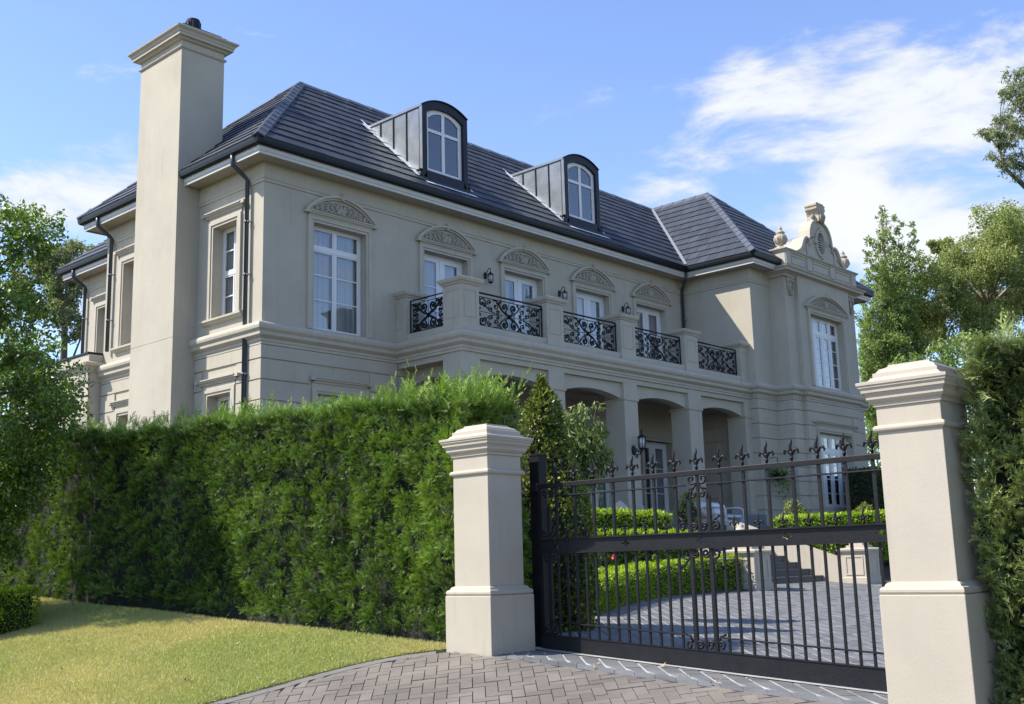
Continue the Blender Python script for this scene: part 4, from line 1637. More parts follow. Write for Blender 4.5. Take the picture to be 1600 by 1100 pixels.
for x in (31.02, 35.28):
    mb = MB()
    mb.stack(x, 16.86, [(0.16, 9.612), (0.16, 9.66), (0.10, 9.69)])
    mb.lathe([(0.07, 9.68), (0.06, 9.73), (0.10, 9.77), (0.17, 9.86), (0.205, 9.96), (0.19, 10.05), (0.12, 10.10), (0.10, 10.12), (0.15, 10.14), (0.14, 10.17), (0.08, 10.22), (0.06, 10.26), (0.075, 10.29), (0.05, 10.33), (0.02, 10.38), (0.0, 10.40)], (x, 16.86, 0), 16)
    for k in range(8):
        a = 2 * math.pi * k / 8
        mb.tube([(x + 0.12 * math.cos(a), 16.86 + 0.12 * math.sin(a), 9.78), (x + 0.2 * math.cos(a), 16.86 + 0.2 * math.sin(a), 9.92), (x + 0.17 * math.cos(a), 16.86 + 0.17 * math.sin(a), 10.07)], [0.02, 0.035, 0.02], 5)
    obj('urn_finial', mb, 'urnstone', par, smooth=True)
# barrel of metal roofing from the gable back into the slope
mb = MB()
q = [(0.70 * math.cos(math.pi * i / 14), 9.92 + 0.60 * math.sin(math.pi * i / 14)) for i in range(15)]
q = [(0.70, 9.2)] + q + [(-0.70, 9.2)]
for (xa, za), (xb, zb) in zip(q, q[1:]):
    mb.quad((GX + xa, 16.9, za), (GX + xb, 16.9, zb), (GX + xb, 18.6, zb), (GX + xa, 18.6, za))
obj('barrel_roof', mb, 'lead', roof, smooth=True)
# carved brackets at the head of the pilasters
for x in (31.14, 35.22):
    mb = MB()
    mb.prism([(-0.19, 8.70), (-0.17, 8.55), (-0.12, 8.35), (-0.04, 8.14), (0.04, 8.14), (0.12, 8.35), (0.17, 8.55), (0.19, 8.70)], YP1 - 0.06, YP1 + 0.01)
    rnd = random.Random(5)
    for s in (-1, 1):
        mb.tube([(s * 0.12 + a, YP1 - 0.09, 8.60 + b) for a, b in spiral(0, 0, 0.09, 1.2, 1.0, s, 14)], [0.028] * 15, 5)
        for k in range(9):
            z = 8.50 - 0.042 * k
            xx = s * (0.13 - 0.012 * k) * rnd.uniform(0.3, 1)
            mb.tube([(xx, YP1 - 0.05, z), (xx * 1.2, YP1 - 0.105, z - 0.02), (xx * 1.1, YP1 - 0.06, z - 0.06)], [0.02, 0.035, 0.012], 5)
    mb.v = [(vx + x, y, z) for vx, y, z in mb.v]
    obj('carved_bracket', mb, 'relief', HOUSE, smooth=True)

# ------------------------------------------------------------------ rear range, seen past the chimney
RX, RYE = 15.50, 31.85
mb = MB()
wall(mb, side(RX), YB, RYE, 0.0, 8.95, [(30.35 - 0.475, 30.35 + 0.475, 5.66, 7.79)], rev=0.3)
mb.quad((RX, RYE, 0), (24, RYE, 0), (24, RYE, 8.95), (RX, RYE, 8.95))
obj('wall', mb, 'stucco', HOUSE)
ER = [(22, RYE), (RX, RYE), (RX, YB + 0.62)]
mb = MB()
mb.sweep(ER, FP)
obj('frieze', mb, 'trim', HOUSE)
make_window((RX, 30.35, 5.66), -math.pi / 2, 'sideup', 0.475, 0.0, 2.13)
rx0, ry1 = RX - OV, RYE + OV
rr = [(rx0, ry1, ZE), (rx0, YB - 1, ZE), (rx0 + 3.2, YB - 1, ZE + 3.2 * SL), (rx0 + 3.2, ry1 - 3.2, ZE + 3.2 * SL)]
mb = MB()
mb.poly([(x, y, z - 0.03) for x, y, z in rr])
mb.poly([(rx0, ry1, ZE - 0.03), (rx0 + 3.2, ry1 - 3.2, ZE - 0.03 + 3.2 * SL), (24, ry1 - 3.2, ZE - 0.03 + 3.2 * SL), (24, ry1, ZE - 0.03)])
rroof = obj('roof', mb, 'zincdark', HOUSE)
mt = MB()
for top, bot in tiles(rr, 0.42, 0.36):
    mt.add(top + bot, tf)
me = bpy.data.meshes.new('roof_tile_field')
me.from_pydata(mt.v, [], mt.f)
me.materials.append(M['tile'])
new_obj('roof_tile_field', me, rroof)['kind'] = 'stuff'
for nm, prof, mt_ in (('soffit', [(0, 8.90), (0.40, 8.90), (0.40, 8.94), (0, 8.94)], 'soffit'), ('fascia', [(0.40, 8.865), (0.437, 8.865), (0.437, 8.92), (0.455, 8.94), (0.455, 9.045), (0.40, 9.045)], 'fascia'), ('gutter', [(0.457, 9.035), (0.505, 9.03), (0.555, 9.06), (0.572, 9.12), (0.580, 9.20), (0.552, 9.20), (0.545, 9.13), (0.457, 9.13)], 'gutter')):
    m = MB()
    m.sweep(ER, prof)
    obj(nm, m, mt_, rroof)
downpipe(RX - 0.09, 31.55, 5.6, -0.40, 0.0)
# single storey bay in the angle
mb = MB()
bp = [(18, 30.4), (13.25, 30.4), (13.25, 26.73), (13.60, 26.73)]
mb.sweep(bp, [(0, 0), (0, 4.84), (0.03, 4.85), (0.05, 5.05), (0.03, 5.08), (0.06, 5.13), (0.10, 5.20), (0.17, 5.26), (0.18, 5.33), (0.02, 5.38), (0.02, 5.56), (-0.05, 5.57)])
mb.box(13.3, 15.49, 26.8, 30.35, 5.3, 5.56)
bay = obj('bay', mb, 'trim', HOUSE)
mb = MB()
mb.box(13.2, 15.48, 26.72, 30.40, 5.575, 5.62)
obj('bay_roof', mb, 'zincdark', bay)


# ------------------------------------------------------------------ lanterns
def wall_lantern(name, label, loc, s, group=None):
    T = thing(name, label, 'lantern', loc, group, local=True)
    m = MB()
    m.lathe([(0.055, -0.02), (0.06, 0.0), (0.045, 0.02)], (0, 0, 0), 12)
    m.v = [(x * s, (-0.01 - z * 1.0) * s, y * 1.5 * s) for x, y, z in m.v]
    obj('back_plate', m, 'iron', T)
    m = MB()
    p = [(0, -0.02, 0.0), (0, -0.06, 0.06), (0, -0.10, 0.13), (0, -0.15, 0.165), (0, -0.19, 0.14), (0, -0.20, 0.09), (0, -0.185, 0.06)]
    m.tube([(x * s, y * s, z * s) for x, y, z in p], 0.010 * s, 6)
    obj('arm', m, 'iron', T, smooth=True)
    m = MB()
    m.lathe([(0.012, 0.07), (0.02, 0.045), (0.035, 0.03), (0.075, 0.0), (0.085, -0.012), (0.07, -0.018)], (0, 0, 0), 12)
    m.lathe([(0.058, -0.215), (0.062, -0.20), (0.05, -0.195)], (0, 0, 0), 12)
    m.lathe([(0.004, -0.25), (0.02, -0.235), (0.05, -0.215)], (0, 0, 0), 10)
    for k in range(8):
        a = 2 * math.pi * k / 8
        m.tube([(0.066 * math.cos(a), 0.066 * math.sin(a), -0.015), (0.068 * math.cos(a), 0.068 * math.sin(a), -0.10), (0.056 * math.cos(a), 0.056 * math.sin(a), -0.205)], 0.0055, 4)
    m.v = [(x * s, (y - 0.185) * s, z * s) for x, y, z in m.v]
    obj('cage', m, 'iron', T)
    m = MB()
    m.lathe([(0.055, -0.02), (0.056, -0.10), (0.045, -0.195)], (0, 0, 0), 12)
    m.v = [(x * s, (y - 0.185) * s, z * s) for x, y, z in m.v]
    obj('glass', m, 'lampglass', T, smooth=True)
    return T


wl = wall_lantern('wall_lantern', 'small black wall lantern behind the tall corner pier of the balcony', (20.52, YA - 0.005, 7.50), 1.05, 'wall lanterns between balcony doors')
copy_tree(wl, (23.51, YA - 0.005, 7.50), label='small black wall lantern between the second and third balcony doors')
copy_tree(wl, (26.44, YA - 0.005, 7.50), label='small black wall lantern between the third and fourth balcony doors')
big = wall_lantern('wall_lantern', 'large ornate black lantern on the loggia column beside the french door', (23.66, YF - 0.005, 2.90), 1.5)
for o in list(big.children):
    if o.name.startswith('arm'):
        bpy.data.objects.remove(o)
    elif not o.name.startswith('back_plate'):
        o.location = (0, 0.0, 0.33)
m = MB()
m.tube([(0, -0.02, -0.10), (0, -0.14, -0.20), (0, -0.28, -0.18), (0, -0.37, -0.05), (0, -0.37, 0.03)], 0.022, 6)
for k, (yy, zz, R_, a0) in enumerate(((-0.13, 0.0, 0.09, 1.0), (-0.25, -0.06, 0.08, 2.6), (-0.12, -0.24, 0.07, -1.0))):
    m.tube([(0, yy + a, zz + b) for a, b in spiral(0, 0, R_, 1.3, a0, 1 if k % 2 else -1, 16)], 0.017, 5)
m.lathe([(0.025, 0.62), (0.045, 0.66), (0.02, 0.72), (0.03, 0.75), (0.0, 0.82)], (0, -0.37, 0), 8)
m.v = [(x * 0.72, y * 0.75, z * 0.68) for x, y, z in m.v]
obj('scroll_bracket', m, 'iron', big, smooth=True)
# ------------------------------------------------------------------ gate pillars
def gate_pillar(label, cx, cy):
    g = min(ground_z(cx - .3, cy - .3), ground_z(cx - .3, cy + .3)) - 0.05
    T = thing('gate_pillar', label, 'pillar', (cx, cy, ground_z(cx, cy)), 'stuccoed gate pillars')
    m = MB()
    m.stack(cx, cy, [(0.293, g), (0.293, -0.256), (0.27, -0.252)])
    obj('plinth', m, 'pillar', T, bevel=0.006)
    m = MB()
    m.stack(cx, cy, [(0.27, -0.253), (0.282, -0.249), (0.288, -0.238), (0.288, -0.222), (0.28, -0.208), (0.262, -0.200), (0.256, -0.186), (0.245, -0.176), (0.228, -0.170)], cap=False)
    obj('base_moulding', m, 'pillar', T)
    m = MB()
    m.stack(cx, cy, [(0.228, -0.172), (0.228, 1.03)], cap=False)
    obj('shaft', m, 'pillar', T, bevel=0.004)
    m = MB()
    m.stack(cx, cy, [(0.226, 0.848), (0.242, 0.852), (0.251, 0.862), (0.254, 0.874), (0.251, 0.886), (0.242, 0.895), (0.226, 0.898)], cap=False)
    obj('collar', m, 'pillar', T)
    m = MB()
    m.stack(cx, cy, [(0.226, 1.026), (0.242, 1.028), (0.243, 1.050), (0.250, 1.056), (0.262, 1.064), (0.274, 1.080), (0.275, 1.106), (0.282, 1.110), (0.284, 1.122), (0.298, 1.126), (0.300, 1.146), (0.304, 1.149), (0.305, 1.156), (0.312, 1.160), (0.313, 1.172), (0.321, 1.178), (0.322, 1.199),
                       (0.262, 1.212), (0.250, 1.222), (0.244, 1.232), (0.232, 1.234), (0.231, 1.266), (0.214, 1.270), (0.206, 1.284), (0.19, 1.298), (0.165, 1.306), (0.150, 1.316), (0.148, 1.327)])
    obj('cap', m, 'pillar', T, bevel=0.002)
    return T


gate_pillar('square beige gate pillar at the end of the tall hedge, shaded on one side', 7.693, 7.443)
gate_pillar('tall beige gate pillar nearest the camera at the right, sunlit face', 7.693, 3.190)

# steel post the gate closes against
T = thing('gate_post', 'black square steel post between the gate and the left pillar', 'post', (8.22, 7.26, -0.78))
m = MB()
m.box(8.16, 8.28, 7.20, 7.32, -0.85, 1.05)
obj('post', m, 'gate', T, bevel=0.004)
m = MB()
m.box(8.155, 8.285, 7.195, 7.325, 1.051, 1.065)
obj('post_cap', m, 'gate', T)
m = MB()
m.box(8.08, 8.158, 7.17, 7.23, 0.70, 0.78)
obj('catch', m, 'gate', T)
m = MB()
m.box(8.10, 8.158, 7.16, 7.22, -0.2, -0.1)
obj('catch', m, 'gate', T)

# ------------------------------------------------------------------ sliding gate
XG = 8.10
GY0, GY1 = 2.95, 7.15
GATE = thing('driveway_gate', 'black wrought iron driveway gate with spear finials between the two pillars', 'gate', (XG, 5.36, -0.85))
bot_top = lambda y: -0.632 - 0.0534 * (7.18 - y)
bot_bot = lambda y: -0.752 - 0.0627 * (7.16 - y)
rod_z = lambda y: -0.53 - 0.0576 * (6.75 - y)
m = MB()
m.box(XG - 0.022, XG + 0.022, GY0, GY1, 0.722, 0.765)
obj('top_rail', m, 'gate', GATE, bevel=0.003)
m = MB()
for a, b in ((GY0, 5.25), (5.46, GY1 - 0.15)):
    m.tube([(XG - 0.02, a, 0.642), (XG - 0.02, b, 0.642)], 0.0075, 6)
obj('upper_rod', m, 'gate', GATE)
m = MB()
for a, b in ((GY0, 5.20), (5.52, GY1 - 0.12)):
    m.tube([(XG - 0.02, a, rod_z(a)), (XG - 0.02, b, rod_z(b))], 0.0075, 6)
obj('lower_rod', m, 'gate', GATE)
# middle rail: plate with flanges, pierced by curved diamonds
m = MB()
DI = [7.72 - 0.795 * k - 0.795 for k in range(0, 6)]
DI = [6.925, 6.13, 5.335, 4.54, 3.745]
zc, hw, hh = 0.176, 0.052, 0.034
cells = []
prev = GY1
for d in DI:
    cells.append((prev, d + 0.075, None))
    cells.append((d + 0.075, d - 0.075, d))
    prev = d - 0.075
cells.append((prev, GY0, None))
za, zb = 0.118, 0.234
for y1, y0, d in cells:
    if d is None:
        m.box(XG - 0.014, XG + 0.014, y0, y1, za, zb)
        continue
    dia = [(hw, 0), (hw * 0.35, hh * 0.35), (0, hh), (-hw * 0.35, hh * 0.35), (-hw, 0), (-hw * 0.35, -hh * 0.35), (0, -hh), (hw * 0.35, -hh * 0.35)]
    box_ = [(0.075, 0), (0.075, 0.058), (0, 0.058), (-0.075, 0.058), (-0.075, 0), (-0.075, -0.058), (0, -0.058), (0.075, -0.058)]
    k = len(dia)
    vs = [(XG + sx * 0.014, d + a, zc + b) for sx in (-1, 1) for L_ in (box_, dia) for a, b in L_]
    fs = []
    for i in range(k):
        j = (i + 1) % k
        fs += [(i, j, k + j, k + i), (2 * k + i, 3 * k + i, 3 * k + j, 2 * k + j), (k + i, k + j, 3 * k + j, 3 * k + i), (i, 2 * k + i, 2 * k + j, j)]
    m.add(vs, fs)
obj('middle_rail', m, 'gate', GATE)
m = MB()
m.box(XG - 0.040, XG + 0.040, GY0, GY1, 0.2345, 0.246)
obj('rail_flange', m, 'gate', GATE)
m = MB()
m.box(XG - 0.040, XG + 0.040, GY0, GY1, 0.106, 0.1175)
obj('rail_flange', m, 'gate', GATE)
# bottom beam follows the fall of the drive
m = MB()
vs = [(XG + sx * 0.03, y, f(y)) for sx in (-1, 1) for y in (GY0, GY1) for f in (bot_bot, bot_top)]
m.add(vs, [(0, 1, 3, 2), (4, 6, 7, 5), (0, 2, 6, 4), (1, 5, 7, 3), (0, 4, 5, 1), (2, 3, 7, 6)])
obj('bottom_rail', m, 'gate', GATE, bevel=0.004)
m = MB()
vs = [(XG + sx * 0.038, y, f(y) + d) for sx in (-1, 1) for y in (GY0, GY1) for f, d in ((bot_top, 0.0005), (bot_top, 0.006))]
m.add(vs, [(0, 1, 3, 2), (4, 6, 7, 5), (0, 2, 6, 4), (1, 5, 7, 3), (0, 4, 5, 1), (2, 3, 7, 6)])
obj('rail_flange', m, 'gate', GATE)

# spear head: collar, two leaves curling down, a wavering flame
def finial_mesh(sc):
    m = MB()
    m.lathe([(0.011, 0.0), (0.011, 0.02), (0.016, 0.024), (0.016, 0.032), (0.011, 0.036), (0.013, 0.05), (0.020, 0.068), (0.012, 0.085)], (0, 0, 0), 8)
    for s in (-1, 1):
        m.tube([(0, s * 0.008, 0.052), (0, s * 0.020, 0.082), (0, s * 0.038, 0.098), (0, s * 0.056, 0.090), (0, s * 0.064, 0.068), (0, s * 0.056, 0.058)], [0.009, 0.013, 0.014, 0.012, 0.008, 0.003], 6)
    fl = [(0, 0, 0.075), (0, 0.006, 0.10), (0, 0.008, 0.12), (0, 0.001, 0.14), (0, -0.007, 0.158), (0, -0.006, 0.175), (0, 0.001, 0.192)]
    m.tube(fl, [0.010, 0.013, 0.013, 0.011, 0.008, 0.005, 0.001], 6)
    m.v = [(x * sc, y * sc, z * sc) for x, y, z in m.v]
    return m.mesh('finial')


FM, FMS = finial_mesh(1.0), finial_mesh(0.66)
for f in (FM, FMS):
    f.materials.append(M['gate'])
    f.polygons.foreach_set('use_smooth', [True] * len(f.polygons))
UB = [6.483 - 0.2262 * k for k in range(-2, 16)]
for y in UB:
    if y < GY0 + 0.05:
        continue
    m = MB()
    m.box(XG - 0.0115, XG + 0.0115, y - 0.0115, y + 0.0115, 0.2465, 0.7215)
    obj('bar', m, 'gate', GATE)
    obj('finial', FM, None, GATE, (XG, y, 0.765))
    if abs(y - 0.1131 - 5.36) > 0.16:
        obj('finial', FMS, None, GATE, (XG, y - 0.1131, 0.246))
LBM = {}
y = 6.483 + 0.1131 * 5
while y > GY0 + 0.04:
    if abs(y - 5.352) > 0.15 or abs(y - 5.352) < 0.04:
        m = MB()
        m.box(XG - 0.0095, XG + 0.0095, y - 0.0095, y + 0.0095, bot_top(y) + 0.005, 0.1055)
        obj('bar', m, 'gate', GATE)
    y -= 0.1131
for y in (5.445, 5.250, 7.03):
    m = MB()
    m.box(XG - 0.016, XG + 0.016, y - 0.016, y + 0.016, bot_top(y) + 0.005, 0.1055)
    m.box(XG - 0.016, XG + 0.016, y - 0.016, y + 0.016, 0.2465, 0.54)
    obj('heavy_bar', m, 'gate', GATE)


def gate_scroll(pts, r=0.0105):
    m = MB()
    m.tube([(XG - 0.012, y, z) for y, z in pts], [r] * len(pts), 6)
    obj('scroll', m, 'gate', GATE, smooth=True)


def gsp(y, z, R, turns, a0, s):
    return spiral(y, z, R, turns, a0, s, 22, 0.2)


C0 = 5.348
for s in (-1, 1):
    # at the top: a pair of C scrolls back to back, then a hook over the heavy bars
    gate_scroll(gsp(C0 + s * 0.055, 0.690, 0.042, 1.0, math.pi / 2 + s * 2.6, s) + [(C0 + s * 0.012, 0.655), (C0 + s * 0.04, 0.610), (C0 + s * 0.085, 0.600)][::1])
    gate_scroll(gsp(C0 + s * 0.040, 0.560, 0.030, 1.1, math.pi / 2 - s * 0.6, -s) + [(C0 + s * 0.075, 0.592), (C0 + s * 0.097, 0.565), (C0 + s * 0.098, 0.52)])
    # on the middle rail: outward and inward curls
    gate_scroll([(C0 + s * 0.205, 0.375), (C0 + s * 0.165, 0.35), (C0 + s * 0.135, 0.31)] + gsp(C0 + s * 0.165, 0.290, 0.042, 1.1, math.pi / 2 + s * 0.9, -s)[::-1])
    gate_scroll(gsp(C0 + s * 0.050, 0.285, 0.036, 1.3, math.pi / 2 - s * 1.2, s))
    # hanging below the middle rail
    gate_scroll([(C0 + s * 0.215, -0.055), (C0 + s * 0.17, -0.035), (C0 + s * 0.13, 0.01)] + gsp(C0 + s * 0.150, 0.062, 0.042, 1.1, -math.pi / 2 - s * 0.9, s)[::-1])
    gate_scroll(gsp(C0 + s * 0.052, 0.066, 0.036, 1.3, -math.pi / 2 + s * 1.2, -s))
    # on the bottom beam
    b = bot_top(C0)
    gate_scroll([(C0 + s * 0.20, b + 0.135), (C0 + s * 0.15, b + 0.12), (C0 + s * 0.125, b + 0.07)] + gsp(C0 + s * 0.155, b + 0.045, 0.036, 1.1, math.pi / 2 + s * 0.9, -s)[::-1])
    gate_scroll(gsp(C0 + s * 0.052, b + 0.045, 0.036, 1.3, math.pi / 2 - s * 1.2, s))
for z, sg in ((0.29, 1), (0.062, -1), (-0.60, 1), (0.67, -1)):
    gate_scroll(gsp(6.985, z, 0.035, 1.2, math.pi / 2 * sg, 1))
    gate_scroll(gsp(7.075, z, 0.032, 1.2, math.pi / 2 * sg, -1))
# end stile
m = MB()
m.box(XG - 0.018, XG + 0.018, 7.11, 7.149, bot_top(7.13) + 0.006, 0.1055)
m.box(XG - 0.018, XG + 0.018, 7.11, 7.149, 0.2465, 0.7215)
obj('end_stile', m, 'gate', GATE)

# track the gate runs on
m = MB()
for y0, y1 in zip(span(1.5, 7.3, 12), span(1.5, 7.3, 12)[1:]):
    m.quad((XG - 0.10, y0, ground_z(XG, y0) + 0.012), (XG + 0.10, y0, ground_z(XG, y0) + 0.012), (XG + 0.10, y1, ground_z(XG, y1) + 0.012), (XG - 0.10, y1, ground_z(XG, y1) + 0.012))
tag(obj('gate_track', m, 'mortar'), 'pale concrete strip under the sliding gate', 'track')

# ------------------------------------------------------------------ garden steps
ST = thing('garden_steps', 'dark stone garden steps between panelled stone pedestals behind the gate', 'steps', (20.4, 11.7, -0.5))
SX0, SX1 = 18.60, 22.30
for k in range(9):
    m = MB()
    z1 = -0.50 + 0.1445 * (k + 1)
    y0 = 11.72 + 0.29 * k
    m.box(SX0, SX1, y0, y0 + 0.31, -0.6 if k == 0 else z1 - 0.16, z1 - 0.03)
    m.box(SX0, SX1, y0 - 0.02, y0 + 0.31, z1 - 0.029, z1)
    obj('step', m, 'step', ST)
for x0, x1 in ((18.05, 18.59), (22.31, 22.75)):
    m = MB()
    pr = [(11.0, -0.62), (14.4, -0.62), (14.4, 0.98), (13.9, 0.86), (11.22, -0.08), (11.0, -0.10)]
    vs = [(x, y, z) for x in (x0, x1) for y, z in pr]
    n = len(pr)
    m.add(vs, [tuple(range(n)), tuple(range(2 * n - 1, n - 1, -1))] + [(i, i + n, (i + 1) % n + n, (i + 1) % n) for i in range(n)])
    obj('cheek_wall', m, 'pillar', ST)
for cx, cy in ((18.24, 11.04), (22.49, 10.93)):
    m = MB()
    m.stack(cx, cy, [(0.31, -0.62), (0.31, -0.42), (0.285, -0.40), (0.285, 0.08), (0.30, 0.085), (0.31, 0.11), (0.345, 0.13), (0.355, 0.165), (0.30, 0.19), (0.20, 0.20), (0.20, 0.245), (0.15, 0.25), (0.15, 0.30), (0.06, 0.33)])
    p = obj('pedestal', m, 'pillar', ST)
    m = MB()
    for P in (lambda u, w, z: (cx + u, cy - 0.285 - w, z), lambda u, w, z: (cx - 0.285 - w, cy + u, z)):
        for ua, ub, za_, zb_ in ((-0.2, 0.2, 0.0, 0.03), (-0.2, 0.2, -0.36, -0.33), (-0.2, -0.17, -0.33, 0.0), (0.17, 0.2, -0.33, 0.0)):
            q = [P(u, w, z) for u, w, z in ((ua, 0.014, za_), (ub, 0.014, za_), (ub, 0.014, zb_), (ua, 0.014, zb_), (ua, -0.002, za_), (ub, -0.002, za_), (ub, -0.002, zb_), (ua, -0.002, zb_))]
            m.add(q, [(0, 1, 2, 3), (0, 4, 5, 1), (1, 5, 6, 2), (2, 6, 7, 3), (3, 7, 4, 0)])
    obj('panel_moulding', m, 'pillar', p)

# sloping garden beds either side of the steps
m = MB()
prof = [(10.2, -0.62), (11.6, -0.42), (12.2, 0.05), (12.9, 0.45), (14.2, 0.72)]
for (ya, zaa), (yb, zbb) in zip(prof, prof[1:]):
    for x0, x1 in ((9.6, 18.06), (22.74, 38.0)):
        m.quad((x0, ya, zaa), (x1, ya, zaa), (x1, yb, zbb), (x0, yb, zbb))
obj('garden_bed', m, 'soil')['kind'] = 'structure'


# stone balls and pyramids on posts near the terrace
def stone_finial(label, x, y, z, s, round_=False):
    T = thing('stone_finial', label, 'finial', (x, y, z), 'stone finials in the garden', local=True)
    m = MB()
    m.stack(0, 0, [(0.17 * s, -0.9), (0.17 * s, 0.0), (0.21 * s, 0.01), (0.22 * s, 0.06 * s), (0.15 * s, 0.08 * s)])
    obj('post', m, 'pillar', T)
    m = MB()
    if round_:
        m.lathe([(0.08 * s, 0.07 * s), (0.06 * s, 0.11 * s), (0.15 * s, 0.15 * s), (0.19 * s, 0.22 * s), (0.15 * s, 0.29 * s), (0.08 * s, 0.32 * s), (0.09 * s, 0.35 * s), (0.05 * s, 0.40 * s), (0.0, 0.42 * s)], (0, 0, 0), 14)
    else:
        m.stack(0, 0, [(0.14 * s, 0.08 * s), (0.15 * s, 0.14 * s), (0.07 * s, 0.27 * s), (0.01, 0.33 * s)])
    obj('top', m, 'pillar', T, smooth=round_)


stone_finial('pale stone pyramid cap above the low hedge left of the lantern column', 19.9, 15.2, 1.05, 0.95)
stone_finial('round pale stone urn top beside the white garden chair', 23.4, 15.2, 0.92, 0.95, True)
stone_finial('round pale stone finial on a post beside the garden steps', 18.55, 11.35, 0.38, 0.72, True)

# white garden armchair on the terrace
CH = thing('garden_chair', 'white garden armchair with cushion on the terrace beyond the gate', 'chair', (25.35, 16.0, 0.80), local=True)
m = MB()
m.box(-0.36, 0.36, -0.34, 0.34, 0.28, 0.36)
obj('seat', m, 'wicker', CH, bevel=0.02)
m = MB()
m.add([(-0.40, 0.26, 0.30), (0.40, 0.26, 0.30), (0.46, 0.42, 0.72), (-0.46, 0.42, 0.72), (-0.40, 0.32, 0.30), (0.40, 0.32, 0.30), (0.46, 0.48, 0.72), (-0.46, 0.48, 0.72)], [(0, 1, 2, 3), (4, 7, 6, 5), (0, 4, 5, 1), (1, 5, 6, 2), (2, 6, 7, 3), (3, 7, 4, 0)])
obj('backrest', m, 'wicker', CH, bevel=0.02)
for s in (-1, 1):
    m = MB()
    m.tube([(s * 0.42, -0.33, 0.02), (s * 0.44, -0.34, 0.50), (s * 0.45, -0.2, 0.55), (s * 0.45, 0.3, 0.56)], 0.03, 6)
    obj('arm', m, 'wicker', CH, smooth=True)
    for yy in (-0.3, 0.3):
        m = MB()
        m.box(s * 0.36 - 0.025, s * 0.36 + 0.025, yy - 0.025, yy + 0.025, 0.0, 0.28)
        obj('leg', m, 'wicker', CH)
m = MB()
m.box(-0.30, 0.30, 0.10, 0.24, 0.37, 0.66)
obj('cushion', m, 'white', CH, bevel=0.06)
# ------------------------------------------------------------------ foliage tools
def vnoise(P, scale, seed=0):
    """smooth value noise in 0..1 for an (N, 3) array"""
    Q = np.asarray(P, dtype=np.float64) * scale + seed * 17.31
    I = np.floor(Q).astype(np.int64)
    f = Q - I
    f = f * f * (3 - 2 * f)

    def h(i, j, k):
        n = (i * 374761393 + j * 668265263 + k * 2147483647 + seed * 144665) & 0xffffffff
        n = ((n ^ (n >> 13)) * 1274126177) & 0xffffffff
        return ((n ^ (n >> 16)) & 0xffff) / 65535.0
    r = 0
    for a in (0, 1):
        for b in (0, 1):
            for c in (0, 1):
                w = (f[:, 0] if a else 1 - f[:, 0]) * (f[:, 1] if b else 1 - f[:, 1]) * (f[:, 2] if c else 1 - f[:, 2])
                r = r + w * h(I[:, 0] + a, I[:, 1] + b, I[:, 2] + c)
    return r


def frames(D, roll=None):
    """orthonormal frames whose x axis is D (N, 3), spun at random"""
    N = len(D)
    D = D / np.linalg.norm(D, axis=1, keepdims=True)
    R = RNG.normal(size=(N, 3)) if roll is None else roll
    Y = np.cross(D, R)
    Y /= np.linalg.norm(Y, axis=1, keepdims=True) + 1e-9
    Z = np.cross(D, Y)
    return np.stack([D, Y, Z], axis=2)


def scatter(name, variants, pos, D, scale, tint, mat, parent=None, roll=None, tip=0.0):
    """one mesh holding a copy of a leaf or spray at every position"""
    N = len(pos)
    Rm = frames(D, roll)
    pick = RNG.integers(0, len(variants), N)
    Vs, Fs, Ts, off = [], [], [], 0
    for k, (V, Fc) in enumerate(variants):
        idx = np.where(pick == k)[0]
        if not len(idx):
            continue
        W = np.einsum('nij,vj->nvi', Rm[idx], V) * scale[idx][:, None, None] + pos[idx][:, None, :]
        n, v = W.shape[0], W.shape[1]
        Vs.append(W.reshape(-1, 3))
        Fs.append((Fc[None] + (np.arange(n) * v)[:, None, None]).reshape(-1, 3) + off)
        Ts.append((tint[idx][:, None] + (V[:, 0] - 0.45)[None] * tip).ravel())
        off += n * v
    me = tri_mesh(name, np.concatenate(Vs), np.concatenate(Fs), np.clip(np.concatenate(Ts), 0, 1), mat)
    return new_obj(name, me, parent)


def make_spray(seed, n=7):
    """flat feathery conifer branchlet, one unit long"""
    r = random.Random(seed)
    V, Fc = [], []

    def tri(a, b, c):
        k = len(V)
        V.extend([a, b, c])
        Fc.append((k, k + 1, k + 2))
    bend = r.uniform(-0.15, 0.15)
    tri((0, -0.02, 0), (0, 0.02, 0), (1.0, bend, 0.05))
    for i in range(n):
        t = 0.12 + 0.80 * i / (n - 1)
        for s in (-1, 1):
            ln = (0.42 - 0.26 * t) * r.uniform(0.75, 1.25)
            a = math.radians(r.uniform(32, 50))
            tt = t + (0.05 if s > 0 else 0)
            x0, y0 = tt, bend * tt * tt
            x1, y1 = x0 + ln * math.cos(a), y0 + s * ln * math.sin(a)
            z1 = r.uniform(-0.09, 0.12)
            w = 0.066
            tri((x0 - w, y0, 0.02 * tt), (x0 + w, y0, 0.02 * tt), (x1, y1, z1))
            # small side tips
            xm, ym = (x0 + x1) / 2, (y0 + y1) / 2
            tri((xm - 0.03, ym, z1 / 2), (xm + 0.04, ym, z1 / 2), (xm + 0.15 * math.cos(a * 0.2), ym + s * 0.03, z1 * 0.5 + 0.03))
    return np.array(V, float), np.array(Fc, int)


SPRAYS = [make_spray(k, 5) for k in range(6)]


def make_leaf(w=0.5, fold=0.12, curl=0.1):
    V = np.array([(0, 0, 0), (0.45, w / 2, fold), (1, 0, -curl), (0.45, -w / 2, fold), (0.45, 0, 0)], float)
    Fc = np.array([(0, 4, 1), (4, 2, 1), (0, 3, 4), (4, 3, 2)], int)
    return V, Fc


def simple_leaf(w=0.5, curl=0.12):
    V = np.array([(0, 0, 0), (0.5, w / 2, curl), (1, 0, 0), (0.5, -w / 2, curl)], float)
    return V, np.array([(0, 2, 1), (0, 3, 2)], int)


